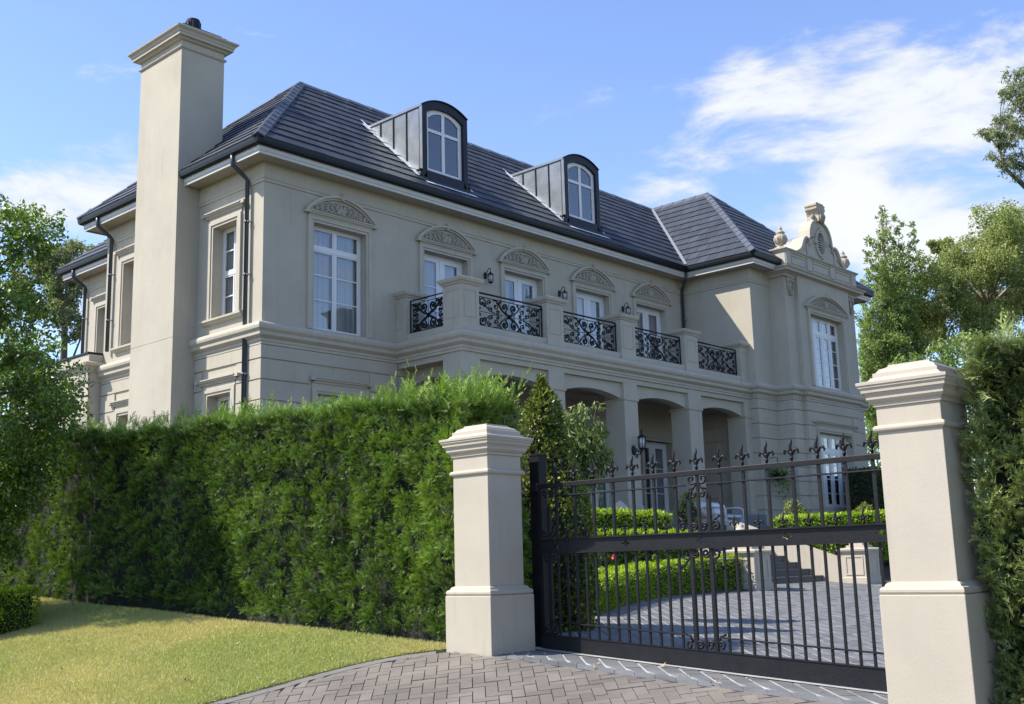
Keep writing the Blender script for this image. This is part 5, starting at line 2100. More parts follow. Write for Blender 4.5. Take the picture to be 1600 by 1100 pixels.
# ------------------------------------------------------------------ tall conifer hedges
def hedge_shell(face_x, y0, y1, depth, base, top, spacing, size, seed, end_low=True, hollow=None, far_fade=True, lump=0.16):
    """points, outward normals on the street face, top and near end of a hedge running along Y"""
    P, Nn, W = [], [], []
    area_face = (y1 - y0) * 2.6
    n = int(area_face / spacing ** 2)
    y = RNG.uniform(y0, y1, n)
    if far_fade:
        keep = RNG.uniform(0, 1, n) < np.clip((9.0 / (y + 1.5)) ** 1.0, 0.35, 1)
        y = y[keep]
    n = len(y)
    t = RNG.uniform(0, 1, n)
    zb = np.array([base(v) for v in y])
    zt = np.array([top(v) for v in y])
    z = zb + (zt - zb) * t
    x = np.array([face_x(v) for v in y]) + 0.10 * t
    p = np.stack([x, y, z], 1)
    nn = np.tile(np.array([[-1.0, -0.15, 0.12]]), (n, 1))
    P.append(p)
    Nn.append(nn)
    n = int((y1 - y0) * depth / spacing ** 2 * 0.8)
    y = RNG.uniform(y0, y1, n)
    x = np.array([face_x(v) for v in y]) + RNG.uniform(0.02, 1, n) ** 1.3 * depth
    P.append(np.stack([x, y, np.array([top(v) for v in y])], 1))
    Nn.append(np.tile(np.array([[-0.25, 0, 1.0]]), (n, 1)))
    if end_low:
        n = int(depth * 2.6 / spacing ** 2)
        x = face_x(y0) + RNG.uniform(0, 1, n) * depth
        zb, zt = base(y0), top(y0)
        P.append(np.stack([x, np.full(n, y0), zb + (zt - zb) * RNG.uniform(0, 1, n)], 1))
        Nn.append(np.tile(np.array([[-0.1, -1.0, 0.12]]), (n, 1)))
    P, Nn = np.concatenate(P), np.concatenate(Nn)
    # lumps: vertical leaders and clumps
    Q = P * np.array([1, 1, 0.7])
    d = (vnoise(Q, 1.5, seed) - 0.5) * lump * 2 + (vnoise(P * np.array([1, 1, 0.6]), 4.6, seed + 1) - 0.5) * lump * 1.3 + (vnoise(P * np.array([1, 1, 0.75]), 8.0, seed + 2) - 0.5) * lump * 1.0
    if hollow:
        for hy, hz, ry, rz, dep in hollow:
            d -= dep * np.exp(-((P[:, 1] - hy) / ry) ** 2 - ((P[:, 2] - hz) / rz) ** 2)
    Nn = Nn / np.linalg.norm(Nn, axis=1, keepdims=True)
    P = P + Nn * d[:, None]
    return P, Nn, d


def conifer_hedge(label, name_mat, face_x, y0, y1, depth, base, top, spacing, size, seed, hollow=None, plumes=None, end_low=True, lump=0.11):
    T = thing('conifer_hedge', label, 'hedge', (face_x(y0) + depth / 2, y0, base(y0)))
    P, Nn, d = hedge_shell(face_x, y0, y1, depth, base, top, spacing, size, seed, end_low, hollow, lump=lump)
    # solid near-black core under the sprays: blocks light, inner shade painted as colour
    m = MB()
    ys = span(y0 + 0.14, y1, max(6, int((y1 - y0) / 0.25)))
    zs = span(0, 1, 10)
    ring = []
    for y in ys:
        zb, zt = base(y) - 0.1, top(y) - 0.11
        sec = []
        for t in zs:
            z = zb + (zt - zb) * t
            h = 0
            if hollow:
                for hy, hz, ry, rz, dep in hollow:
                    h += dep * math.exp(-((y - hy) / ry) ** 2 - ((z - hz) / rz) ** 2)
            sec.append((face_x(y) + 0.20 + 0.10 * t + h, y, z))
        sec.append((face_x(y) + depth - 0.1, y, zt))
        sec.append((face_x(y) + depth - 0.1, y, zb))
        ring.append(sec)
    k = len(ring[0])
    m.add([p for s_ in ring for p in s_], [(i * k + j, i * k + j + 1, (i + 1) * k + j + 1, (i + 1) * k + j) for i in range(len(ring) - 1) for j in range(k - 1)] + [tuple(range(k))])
    obj('shade_core', m, 'core', T)
    # every surface point carries a puff of sprays fanning out of one twig
    N = len(P)
    per = 12
    cs = RNG.uniform(0.75, 1.35, N)
    ct = 0.10 + 0.50 * np.clip((vnoise(P, 2.2, seed + 5) - 0.25) * 1.7, 0, 1) + RNG.normal(scale=0.13, size=N) + np.clip(d * 1.2, -0.25, 0.2)  # hollows darker, outer puffs lighter: shading put into the tint
    lean = RNG.normal(scale=0.28, size=(N, 3)) + np.array([0, 0, 0.30])
    idx = np.repeat(np.arange(N), per)
    K = len(idx)
    fan = RNG.normal(size=(K, 3))
    fan /= np.linalg.norm(fan, axis=1, keepdims=True)
    D = Nn[idx] * 0.55 + lean[idx] + fan * 0.80
    inw = np.sum(D * Nn[idx], axis=1)
    D += Nn[idx] * np.clip(0.12 - inw, 0, None)[:, None]
    sc = size * cs[idx] * RNG.uniform(0.7, 1.25, K)
    pos = P[idx] - Nn[idx] * 0.045 + fan * (spacing * 0.30)
    tint = ct[idx] + RNG.normal(scale=0.10, size=K) + 0.16 * fan[:, 2]  # upward sprays tinted lighter, so each puff carries painted shading
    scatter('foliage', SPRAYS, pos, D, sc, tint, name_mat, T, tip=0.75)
    if plumes is not None:
        PP, DD, SS, TT = plumes
        scatter('plumes', SPRAYS, PP, DD, SS, TT, name_mat, T, tip=0.35)
    return T


hbase = lambda y: ground_z(7.5, y) + 0.06
htop = lambda y: float(np.interp(y, [7.7, 9.0, 11.4, 14.9, 20], [1.60, 1.70, 1.83, 2.00, 2.2])) + 0.02 * math.sin(y * 1.7)
hface = lambda y: lawn_back(y) + 0.16 - 0.02 * math.sin(y * 1.3)
# straggling leaders along the top, longest at the gate end
n = 800
py = 7.8 + RNG.uniform(0, 1, n) ** 1.6 * 9.0
px_ = np.array([hface(v) for v in py]) + RNG.uniform(0.1, 0.78, n)
near = np.exp(-((py - 8.3) / 1.0) ** 2)
pz = np.array([htop(v) for v in py]) + RNG.uniform(-0.06, 0.10, n)
PP = np.stack([px_, py, pz], 1)
DD = np.stack([RNG.normal(scale=0.35, size=n), RNG.normal(scale=0.35, size=n) - 0.25 * near, np.ones(n)], 1)
SS = RNG.uniform(0.09, 0.20, n) * (1 + 0.45 * near * RNG.uniform(0, 1, n))
TT = RNG.uniform(0.55, 1.0, n)
# arching leaders made of several sprays each
ex = []
for k in range(26):
    y = 7.75 + abs(random.gauss(0, 1)) * 0.75
    x = hface(y) + random.uniform(0.15, 0.8)
    z = htop(y) - 0.05
    dr = Vector((random.uniform(-0.2, 0.3), random.uniform(-0.8, 0.25), 1.0)).normalized()
    p = Vector((x, y, z))
    L_ = random.uniform(0.2, 0.46)
    for s_ in range(7):
        f = s_ / 6
        q = p + dr * L_ * f + Vector((0, -0.12, -0.02)) * f * f
        ex.append((q, dr + Vector((random.gauss(0, .3), random.gauss(0, .3), random.gauss(0, .15))), 0.15 * (1.1 - 0.5 * f), random.uniform(0.6, 1.0)))
PP = np.concatenate([PP, np.array([tuple(e[0]) for e in ex])])
DD = np.concatenate([DD, np.array([tuple(e[1]) for e in ex])])
SS = np.concatenate([SS, np.array([e[2] for e in ex])])
TT = np.concatenate([TT, np.array([e[3] for e in ex])])
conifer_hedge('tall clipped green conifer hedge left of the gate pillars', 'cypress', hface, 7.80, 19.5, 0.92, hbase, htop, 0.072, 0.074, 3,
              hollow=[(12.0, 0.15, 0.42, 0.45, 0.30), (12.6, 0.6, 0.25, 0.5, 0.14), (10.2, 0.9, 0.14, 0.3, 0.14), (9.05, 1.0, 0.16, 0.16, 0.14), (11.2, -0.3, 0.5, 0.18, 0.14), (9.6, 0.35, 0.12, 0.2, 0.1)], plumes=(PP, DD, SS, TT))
rbase = lambda y: ground_z(7.5, y) - 0.02
rtop = lambda y: 1.40 - 0.03 * (2.85 - y) + 0.03 * math.sin(y * 3.1)
rface = lambda y: 7.60 + 0.05 * math.sin(y * 2.3) + 0.02 * (2.8 - y)
n = 240
py = RNG.uniform(0.2, 2.8, n)
PP = np.stack([np.array([rface(v) for v in py]) + RNG.uniform(0.1, 0.9, n), py, np.array([rtop(v) for v in py]) + RNG.uniform(-0.06, 0.06, n)], 1)
DD = np.stack([RNG.normal(scale=0.4, size=n), RNG.normal(scale=0.4, size=n), np.ones(n)], 1)
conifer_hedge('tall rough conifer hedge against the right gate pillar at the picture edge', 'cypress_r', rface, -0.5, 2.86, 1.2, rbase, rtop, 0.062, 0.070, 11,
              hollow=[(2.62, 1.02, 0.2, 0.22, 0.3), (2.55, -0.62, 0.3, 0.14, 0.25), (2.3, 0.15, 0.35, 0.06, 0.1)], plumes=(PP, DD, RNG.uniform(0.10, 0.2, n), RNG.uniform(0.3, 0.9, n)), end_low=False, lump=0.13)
# the hedge's end beside the pillar
endp = []
n = 1500
P = np.stack([7.62 + RNG.uniform(0, 1.1, n), 2.80 + RNG.normal(scale=0.05, size=n) + 0.0, -0.95 + RNG.uniform(0, 1, n) * 2.35], 1)
Nn = np.tile(np.array([[-0.5, 0.85, 0.1]]), (n, 1))
P += Nn * ((vnoise(P, 3.0, 4) - 0.6) * 0.22)[:, None]
scatter('foliage', SPRAYS, P, Nn * 0.6 + np.array([0, 0, 0.5]) + RNG.normal(scale=0.4, size=(n, 3)), 0.12 * RNG.uniform(0.7, 1.3, n), RNG.uniform(0.1, 0.7, n), 'cypress_r', bpy.data.objects['conifer_hedge.001'])


# ------------------------------------------------------------------ clipped box hedges
LEAF = [make_leaf(0.55), make_leaf(0.62, 0.05, 0.0)]
SLEAF = [simple_leaf(0.5), simple_leaf(0.6, 0.2)]


def box_hedge(label, path, width, base, top, mat='box', density=1500, size=0.042, seed=0, name='box_hedge', group=None):
    """hedge along a path of (x, y); base and top give heights at path parameter 0..1"""
    pts = [Vector(p) for p in path]
    seg = [(b - a).length for a, b in zip(pts, pts[1:])]
    tot = sum(seg)

    def at(t):
        s = t * tot
        for k, l in enumerate(seg):
            if s <= l or k == len(seg) - 1:
                d = (pts[k + 1] - pts[k]).normalized()
                return pts[k] + d * s, Vector((d.y, -d.x))
            s -= l
    T = thing(name, label, 'hedge', (pts[0].x, pts[0].y, base(0)), group)
    m = MB()
    K = 24
    i_ = 0.05
    secs = []
    for k in range(K + 1):
        t = k / K
        c, nv = at(t)
        w = width / 2 - i_
        secs.append([(c.x + nv.x * w * s_, c.y + nv.y * w * s_, z) for s_, z in ((1, base(t) - 0.05), (1, top(t) - i_), (-1, top(t) - i_), (-1, base(t) - 0.05))])
    m.add([p for s_ in secs for p in s_], [(k * 4 + j, k * 4 + (j + 1) % 4, k * 4 + 4 + (j + 1) % 4, k * 4 + 4 + j) for k in range(K) for j in range(4)] + [(0, 1, 2, 3), tuple(K * 4 + j for j in range(4))])
    obj('shade_core', m, 'core', T)  # dark filler, painted as the shade between the leaves
    H = top(0.5) - base(0.5)
    P, Nn = [], []
    for kind, ar in (('front', H), ('top', width), ('back', H * 0.4)):
        n = int(ar * tot * density)
        for t in RNG.uniform(0, 1, n):
            c, nv = at(t)
            if kind == 'top':
                o = RNG.uniform(-0.5, 0.5) * width
                P.append((c.x + nv.x * o, c.y + nv.y * o, top(t)))
                Nn.append((0, 0, 1))
            else:
                s_ = 1 if kind == 'front' else -1
                z = base(t) + (top(t) - base(t)) * RNG.uniform(0 if s_ > 0 else 0.6, 1)
                P.append((c.x + nv.x * s_ * width / 2, c.y + nv.y * s_ * width / 2, z))
                Nn.append((nv.x * s_, nv.y * s_, 0))
    for t, sg in ((0.0, -1), (1.0, 1)):
        n = int(width * H * density)
        c, nv = at(t)
        dv = Vector((-nv.y, nv.x)) * sg
        for _ in range(n):
            o = RNG.uniform(-0.5, 0.5) * width
            P.append((c.x + nv.x * o + dv.x * 0.0, c.y + nv.y * o + dv.y * 0.0, base(t) + (top(t) - base(t)) * RNG.uniform(0, 1)))
            Nn.append((dv.x, dv.y, 0))
    P, Nn = np.array(P), np.array(Nn, float)
    d = (vnoise(P, 5.0, seed) - 0.5) * 0.06 + RNG.normal(scale=0.012, size=len(P))
    P = P + Nn * d[:, None]
    D = Nn * 0.7 + np.array([0, 0, 0.35]) + RNG.normal(scale=0.6, size=P.shape)
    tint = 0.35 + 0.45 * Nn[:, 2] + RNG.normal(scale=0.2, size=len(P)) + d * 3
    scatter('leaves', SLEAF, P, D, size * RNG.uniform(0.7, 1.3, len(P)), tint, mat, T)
    return T


box_hedge('curved bright green box hedge edging the driveway behind the gate', [(11.2, 9.40), (11.95, 9.78), (12.9, 10.25), (14.0, 10.72), (15.2, 11.08), (16.5, 11.30), (17.4, 11.34), (17.99, 11.30)], 0.62,
          lambda t: -0.62 + 0.1 * t, lambda t: -0.22 + 0.30 * t, density=1700, size=0.038, seed=1, group=None)
box_hedge('lower of two straight box hedges on the bank left of the steps', [(12.6, 11.95), (17.7, 12.0)], 0.5, lambda t: -0.1, lambda t: 0.52, density=900, size=0.055, seed=2)
box_hedge('upper of two straight box hedges below the loggia, left of the steps', [(12.8, 12.75), (18.0, 12.80)], 0.55, lambda t: 0.3, lambda t: 0.97 - 0.06 * t, density=900, size=0.055, seed=3)
box_hedge('lower box hedge right of the garden steps', [(22.9, 11.9), (33.0, 11.9)], 0.5, lambda t: -0.1, lambda t: 0.62 + 0.06 * t, density=520, size=0.07, seed=4)
box_hedge('upper box hedge below the wing windows', [(22.9, 12.9), (35.0, 12.9)], 0.6, lambda t: 0.3, lambda t: 0.90 + 0.50 * t, density=480, size=0.075, seed=5)


def box_block(label, x0, x1, y0, y1, base, top, mat, density, size, seed):
    T = thing('box_hedge', label, 'hedge', ((x0 + x1) / 2, (y0 + y1) / 2, base))
    m = MB()
    m.box(x0 + .05, x1 - .05, y0 + .05, y1 - .05, base - .1, top - .05)
    obj('shade_core', m, 'core', T)  # dark block painted as shade behind the leaf layer
    P, Nn = [], []
    for ax, v, sg in ((0, x0, -1), (1, y0, -1), (1, y1, 1), (2, top, 1), (0, x1, 1)):
        dims = [(x0, x1), (y0, y1), (base, top)]
        o = [k for k in range(3) if k != ax]
        n = int((dims[o[0]][1] - dims[o[0]][0]) * (dims[o[1]][1] - dims[o[1]][0]) * density)
        p = np.zeros((n, 3))
        p[:, ax] = v
        for k in o:
            p[:, k] = RNG.uniform(dims[k][0], dims[k][1], n)
        nn = np.zeros((n, 3))
        nn[:, ax] = sg
        P.append(p)
        Nn.append(nn)
    P, Nn = np.concatenate(P), np.concatenate(Nn)
    d = (vnoise(P, 6.0, seed) - 0.5) * 0.07 + RNG.normal(scale=0.012, size=len(P))
    P = P + Nn * d[:, None]
    D = Nn * 0.7 + np.array([0, 0, 0.35]) + RNG.normal(scale=0.6, size=P.shape)
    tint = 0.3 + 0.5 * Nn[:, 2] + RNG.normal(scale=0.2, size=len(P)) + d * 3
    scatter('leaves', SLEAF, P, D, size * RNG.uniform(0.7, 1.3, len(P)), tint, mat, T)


box_block('low box hedge block on the lawn at the left picture edge', 5.35, 6.25, 13.62, 15.6, -0.74, -0.13, 'box', 2600, 0.034, 6)
box_block('tall dark clipped hedge beside the wing, behind the right pillar', 32.6, 36.5, 15.2, 16.1, 0.6, 2.62, 'boxdark', 260, 0.10, 7)


def cone(label, x, y, z0, z1, r, mat, n, size, seed, name='topiary_cone', bulge=1.0, group=None):
    T = thing(name, label, 'topiary', (x, y, z0), group)
    m = MB()
    H = z1 - z0
    prof = lambda t: r * (bulge * 4 * t * (1 - t) * 0.35 + (1 - t) ** 0.8) * (0.75 + 0.25 * min(1, t * 5)) + 0.015
    m.lathe([(max(0.01, prof(t) - 0.06), z0 + H * t * 0.97) for t in span(0, 1, 12)], (x, y, 0), 14)
    obj('shade_core', m, 'core', T)  # dark filler cone, its colour stands for inner shade
    t = RNG.uniform(0, 1, n) ** 1.35
    a = RNG.uniform(0, 2 * math.pi, n)
    R = np.array([prof(v) for v in t])
    P = np.stack([x + R * np.cos(a), y + R * np.sin(a), z0 + H * t], 1)
    Nn = np.stack([np.cos(a), np.sin(a), np.full(n, r / H)], 1)
    d = (vnoise(P, 5.0, seed) - 0.5) * min(0.16, r * 0.4) + RNG.normal(scale=0.02, size=n)
    P += Nn * d[:, None]
    D = Nn * 0.6 + np.array([0, 0, 0.3]) + RNG.normal(scale=0.6, size=P.shape)
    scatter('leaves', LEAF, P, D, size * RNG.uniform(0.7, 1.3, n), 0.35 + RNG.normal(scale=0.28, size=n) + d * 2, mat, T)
    m = MB()
    m.tube([(x, y, z0 - 0.2), (x, y, z0 + 0.2)], 0.04, 6)
    obj('stem', m, 'bark', T)


cone('tall clipped cone shrub with glossy leaves behind the left gate pillar', 9.72, 8.50, -0.72, 2.18, 0.56, 'cone', 17000, 0.046, 21, bulge=0.6)
cone('small pale clipped cone left of the gate scroll, above the hedges', 21.65, 14.6, 0.80, 1.56, 0.26, 'pale', 1100, 0.055, 22, group='small clipped cones')
cone('small pale clipped cone below the wing wall, middle of three', 24.45, 13.45, 0.60, 1.38, 0.30, 'pale', 1100, 0.055, 23, group='small clipped cones')
cone('small pale clipped cone nearest the right gate pillar', 28.1, 13.45, 0.70, 1.40, 0.30, 'pale', 1000, 0.06, 24, group='small clipped cones')
cone('small dark clipped cone at the wing corner by the terrace', 28.6, 15.6, 0.80, 1.42, 0.28, 'boxdark', 800, 0.06, 25)


# ------------------------------------------------------------------ trees and shrubs
def tree(name, label, cat, base, clumps, nleaf, leaf, mat, trunk, barkmat, droop=0.3, spread=1.0, tintbias=0.35, variants=None, group=None, seed=1, limb=0.05, part='crown', every=1):
    """clumps: (centre, radius) list; trunk: list of (point, radius); limbs reach out to every clump"""
    T = thing(name, label, cat, base, group)
    m = MB()
    rnd = random.Random(seed)
    m.tube([p for p, r in trunk], [r for p, r in trunk], 8)
    tp = [Vector(p) for p, r in trunk]
    tr_ = [r for p, r in trunk]
    for ci, (c, r) in enumerate(clumps):
        if ci % every:
            continue
        c = Vector(c)
        # leave the trunk below the clump
        cand = [(abs((c - p).length - 0.0) + max(0, p.z - c.z + 0.3 * (c - p).length) * 2, i) for i, p in enumerate(tp)]
        i = min(cand)[1]
        a = tp[i]
        mid = a.lerp(c, 0.55) + Vector((rnd.gauss(0, .1), rnd.gauss(0, .1), 0.12)) * (c - a).length * 0.7
        r0 = min(tr_[i] * 0.6, limb * (1 + (c - a).length * 0.2))
        m.tube([a, a.lerp(mid, 0.5), mid, c], [r0, r0 * 0.8, r0 * 0.55, r0 * 0.2], 6)
        for _ in range(3):
            e = c + Vector((rnd.gauss(0, 1), rnd.gauss(0, 1), rnd.gauss(0.2, .8))).normalized() * r * rnd.uniform(.5, .95)
            m.tube([mid.lerp(c, 0.5), c.lerp(e, .4), e], [r0 * 0.35, r0 * 0.25, r0 * 0.08], 4)
    obj('trunk', m, barkmat, T, smooth=True)
    vol = np.array([r ** 2.2 for c, r in clumps])
    cnt = (vol / vol.sum() * nleaf).astype(int)
    P, tt = [], []
    for (c, r), n in zip(clumps, cnt):
        # each clump is itself broken into twigs
        k = max(3, int(n / 14))
        u = RNG.normal(size=(k, 3))
        u /= np.linalg.norm(u, axis=1, keepdims=True)
        ctr = np.array(c) + u * r * 1.15 * (RNG.uniform(0.1, 1, (k, 1)) ** 0.45) * np.array([1, 1, 0.85])
        idx = RNG.integers(0, k, n)
        tw = RNG.normal(size=(k, 3)) * 0.5 + np.array([0, 0, -droop])
        s_ = RNG.uniform(-1, 1, (n, 1)) * r * 0.26
        P.append(ctr[idx] + tw[idx] * s_ + RNG.normal(scale=r * 0.10 * spread, size=(n, 3)))
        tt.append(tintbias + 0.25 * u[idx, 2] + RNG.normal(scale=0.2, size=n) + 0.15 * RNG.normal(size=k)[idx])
    P = np.concatenate(P)
    tt = np.concatenate(tt)
    D = RNG.normal(size=P.shape) + np.array([0, 0, -droop])
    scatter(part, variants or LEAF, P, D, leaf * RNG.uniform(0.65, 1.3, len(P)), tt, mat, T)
    return T


def blob_clumps(c, R, n, r, seed, flat=1.0):
    rnd = random.Random(seed)
    out = []
    for _ in range(n):
        v = Vector((rnd.gauss(0, 1), rnd.gauss(0, 1), rnd.gauss(0, 1))).normalized() * (rnd.uniform(0.25, 1) ** 0.5)
        out.append(((c[0] + v.x * R[0], c[1] + v.y * R[1], c[2] + v.z * R[2]), r * rnd.uniform(0.7, 1.3)))
    return out


def along(x, y, d):
    """scene point at forward distance d on the sight line of a photograph pixel"""
    v = CR * ((x - 800) / F_PX) - CU * ((y - 550) / F_PX) + CF
    return v * d


# street tree at the left edge
tb = Vector((5.55, 16.1, ground_z(5.55, 16.1)))
cl = []
rnd = random.Random(12)
for k in range(64):
    t = rnd.uniform(0, 1)
    z = 0.35 + 4.6 * t
    R = 1.75 * math.sin(math.pi * min(1, 0.20 + 0.74 * (1 - t) ** 0.8)) * (0.55 + 0.45 * (1 - t))
    a = rnd.uniform(0, 6.283)
    rr_ = R * rnd.uniform(0.3, 1.0) ** 0.6
    cl.append(((5.72 + 0.30 * t + rr_ * math.cos(a), 14.95 + 0.2 * t + rr_ * math.sin(a) * 1.1, z), 0.42 * rnd.uniform(0.8, 1.25) * (1.1 - 0.45 * t)))
tree('street_tree', 'leafy green street tree in front of the hedge at the left edge', 'tree', tb, cl, 80000, 0.060, 'pear',
     [(tb, 0.13), (tb + Vector((0.08, -0.2, 1.2)), 0.10), (tb + Vector((0.18, -0.5, 2.6)), 0.075), (tb + Vector((0.35, -0.75, 4.3)), 0.03)], 'bark', droop=0.5, seed=3, limb=0.035)

# weeping shrub in front of the loggia
wb = Vector((10.9, 8.95, -0.6))
c0 = along(905, 715, 14.2)
cl = [(tuple(along(x, y, d)), r) for x, y, d, r in ((880, 668, 14.0, .20), (900, 655, 14.2, .16), (905, 690, 14.0, .24), (925, 700, 14.2, .22), (930, 670, 14.3, .13), (890, 715, 14.0, .24), (915, 730, 14.0, .22), (940, 715, 14.2, .16), (920, 640, 14.4, .06), (933, 632, 14.4, .05), (885, 745, 14, .22), (905, 755, 14, .18), (948, 722, 14.2, .10), (885, 690, 14.2, .2))]
tree('weeping_shrub', 'drooping leafy shrub beside the tall cone, in front of a loggia door', 'shrub', wb, cl, 5200, 0.085, 'shrub',
     [(wb, 0.04), (wb + Vector((0, 0, 0.8)), 0.035), (Vector(along(905, 720, 14.1)), 0.02)], 'bark', droop=1.6, seed=5, limb=0.012, variants=[make_leaf(0.28), make_leaf(0.34)], part='leaves', tintbias=0.4)
# rose bush behind the curved hedge
rb = Vector((14.3, 11.45, -0.45))
cl = [((14.2, 11.42, 0.0), 0.28), ((14.6, 11.45, -0.05), 0.25), ((13.7, 11.4, -0.08), 0.26), ((15.4, 11.5, -0.05), 0.25), ((16.2, 11.55, -0.02), 0.25)]
ro = tree('rose_bush', 'rose bush with a red bloom behind the curved hedge', 'rose', rb, cl, 1500, 0.06, 'boxdark', [(rb, 0.02), (rb + Vector((0, 0, 0.3)), 0.015)], 'bark', droop=0.2, seed=6, limb=0.008, part='leaves')
for k, (x, y, d) in enumerate(((960, 871, 17.6), (1023, 871, 18.2))):
    m = MB()
    c = along(x, y, d)
    for j in range(14):
        a, b = random.uniform(0, 6.28), random.uniform(-0.4, 1.2)
        r = 0.055
        dv = Vector((math.cos(a) * math.cos(b), math.sin(a) * math.cos(b), math.sin(b)))
        e1 = dv.cross(Vector((0.2, 0.1, 1))).normalized()
        e2 = dv.cross(e1)
        p = c + dv * r * 0.6
        m.add([p + e1 * r * .6, p + e2 * r * .6 + dv * r * .3, p - e1 * r * .6, p - e2 * r * .6 + dv * r * .2], [(0, 1, 2), (0, 2, 3)])
    obj('bloom', m, 'petal' if k == 0 else 'pale', ro)
# hanging basket on the wing corner
HB = thing('hanging_basket', 'hanging basket of trailing greenery on the wing wall above the gate rail', 'plant', (30.1, 17.0, 2.4))
m = MB()
m.lathe([(0.05, 2.30), (0.16, 2.36), (0.22, 2.48), (0.23, 2.52)], (30.1, 17.0, 0), 12)
m.tube([(30.1, 17.28, 3.0), (30.1, 17.05, 3.02), (30.1, 17.0, 2.95), (30.1, 17.0, 2.5)], 0.012, 5)
obj('basket', m, 'iron', HB)
P = np.concatenate([RNG.normal(size=(420, 3)) * np.array([0.17, 0.15, 0.09]) + np.array([30.1, 17.0, 2.58]),
                    RNG.normal(size=(160, 3)) * np.array([0.16, 0.10, 0.22]) + np.array([30.15, 16.9, 2.25])])
scatter('leaves', LEAF, P, RNG.normal(size=P.shape) + np.array([0, 0, -.4]), 0.085 * RNG.uniform(.7, 1.3, len(P)), RNG.uniform(0, .7, len(P)), 'shrub', HB)


# trees beyond the house
def far_tree(name, label, px, d, clumps_px, nleaf, leaf, mat, bark, droop=0.4, seed=1, leafv=None, trunk_px=None, tintbias=0.38, limb=0.12, tr=0.28, spread=1.5):
    """clumps_px: (x, y, radius px, depth offset); sizes scale with distance"""
    k = d / F_PX
    cl = [(tuple(along(x, y, d + dd)), r * k) for x, y, r, dd in clumps_px]
    base = along(px, 880, d)
    base.z = -1.0
    tp = trunk_px or [(px, 880), (px, 700), (px, 550), (px, 450)]
    trunk = [(along(x, y, d), tr * (1 - 0.8 * i / (len(tp) - 1))) for i, (x, y) in enumerate(tp)]
    trunk[0] = (base, tr)
    return tree(name, label, 'tree', base, cl, nleaf, leaf, mat, trunk, bark, droop=droop, seed=seed, variants=leafv or SLEAF, limb=limb * 0.42, every=3, group='trees beyond the house', tintbias=tintbias, spread=spread)


rnd = random.Random(31)
cl = []
for sx_, sy_, wd_ in ((1376, 326, 1.0), (1402, 338, 0.9), (1425, 350, 0.8), (1358, 372, 0.9), (1436, 392, 0.8), (1390, 360, 1.1), (1348, 440, 0.9), (1412, 400, 1.1), (1370, 420, 1.1), (1440, 470, 1.0), (1352, 500, 1.0)):
    y = sy_
    while y < 690:
        t = (y - sy_) / 200.0
        x = sx_ + (1392 - sx_) * min(0.5, t * 0.35) + rnd.gauss(0, 2 + 6 * min(1, t))
        r = (6 + 11 * min(1, t * 1.3)) * wd_
        cl.append((x, y, r, rnd.uniform(-1.5, 1.5)))
        y += r * 1.15
far_tree('poplar_tree', 'slender upright tree with twin tops just right of the house gable', 1385, 60, cl, 76000, 0.125, 'poplar', 'gumbark', droop=0.1, seed=2, trunk_px=[(1390, 880), (1392, 620), (1390, 480), (1376, 345)], tr=0.3, limb=0.08, tintbias=0.45)
rnd = random.Random(32)
cl = []
for cx, cy, rx, ry, n in ((1480, 440, 42, 40, 20), (1530, 420, 30, 30, 12), (1570, 360, 40, 38, 22), (1510, 490, 60, 40, 24), (1600, 420, 40, 50, 20), (1455, 520, 40, 30, 12), (1580, 480, 60, 40, 20)):
    for _ in range(n):
        cl.append((cx + rnd.gauss(0, rx * .55), cy + rnd.gauss(0, ry * .55), rnd.uniform(13, 24), rnd.uniform(-3, 3)))
far_tree('gum_tree', 'big olive green gum tree behind the right gate pillar', 1530, 62, cl, 90000, 0.14, 'gum', 'gumbark', droop=0.8, seed=4, trunk_px=[(1530, 880), (1530, 640), (1545, 480), (1575, 380)], tr=0.3, limb=0.12, tintbias=0.48)
cl = [(1470, 385, 9, 0), (1482, 380, 8, 0), (1460, 390, 6, 0), (1495, 388, 7, 0), (1475, 395, 6, 0), (1455, 380, 5, 0)]
far_tree('gum_tree', 'small flat topped gum crown on thin stems left of the big gum', 1480, 70, cl, 4500, 0.15, 'gum', 'gumbark', droop=0.8, seed=5, trunk_px=[(1475, 880), (1476, 600), (1472, 440), (1472, 395)], tr=0.22, limb=0.07, tintbias=0.5)
rnd = random.Random(33)
cl = []
for cx, cy, r in ((1590, 120, 16), (1578, 150, 14), (1595, 165, 18), (1560, 185, 12), (1555, 205, 16), (1575, 215, 18), (1598, 200, 16), (1540, 212, 9), (1585, 240, 18), (1570, 255, 13), (1600, 265, 16), (1560, 238, 10), (1608, 140, 18), (1620, 200, 24), (1545, 245, 8), (1630, 120, 24), (1640, 260, 26), (1530, 208, 6)):
    for _ in range(3):
        cl.append((cx + rnd.gauss(0, r * .5), cy + rnd.gauss(0, r * .5), r * 0.75, rnd.uniform(-0.6, 0.6)))
far_tree('gum_tree', 'grey green gum branches reaching in from the right edge high up', 1690, 34, cl, 8500, 0.125, 'gumgrey', 'bark', droop=0.9, seed=7, trunk_px=[(1720, 880), (1700, 500), (1640, 330), (1600, 290), (1572, 265), (1560, 230)], tr=0.16, limb=0.03, leafv=[make_leaf(0.26), make_leaf(0.3)], tintbias=0.4)
rnd = random.Random(34)
cl = []
for cx, cy, rx, ry, n in ((100, 395, 34, 12, 8), (70, 410, 30, 16, 8), (110, 430, 36, 16, 12), (150, 392, 14, 6, 4), (90, 470, 40, 26, 12), (40, 450, 40, 40, 14), (110, 510, 30, 26, 9)):
    for _ in range(n):
        cl.append((cx + rnd.gauss(0, rx * .55), cy + rnd.gauss(0, ry * .55), rnd.uniform(8, 14), rnd.uniform(-2, 2)))
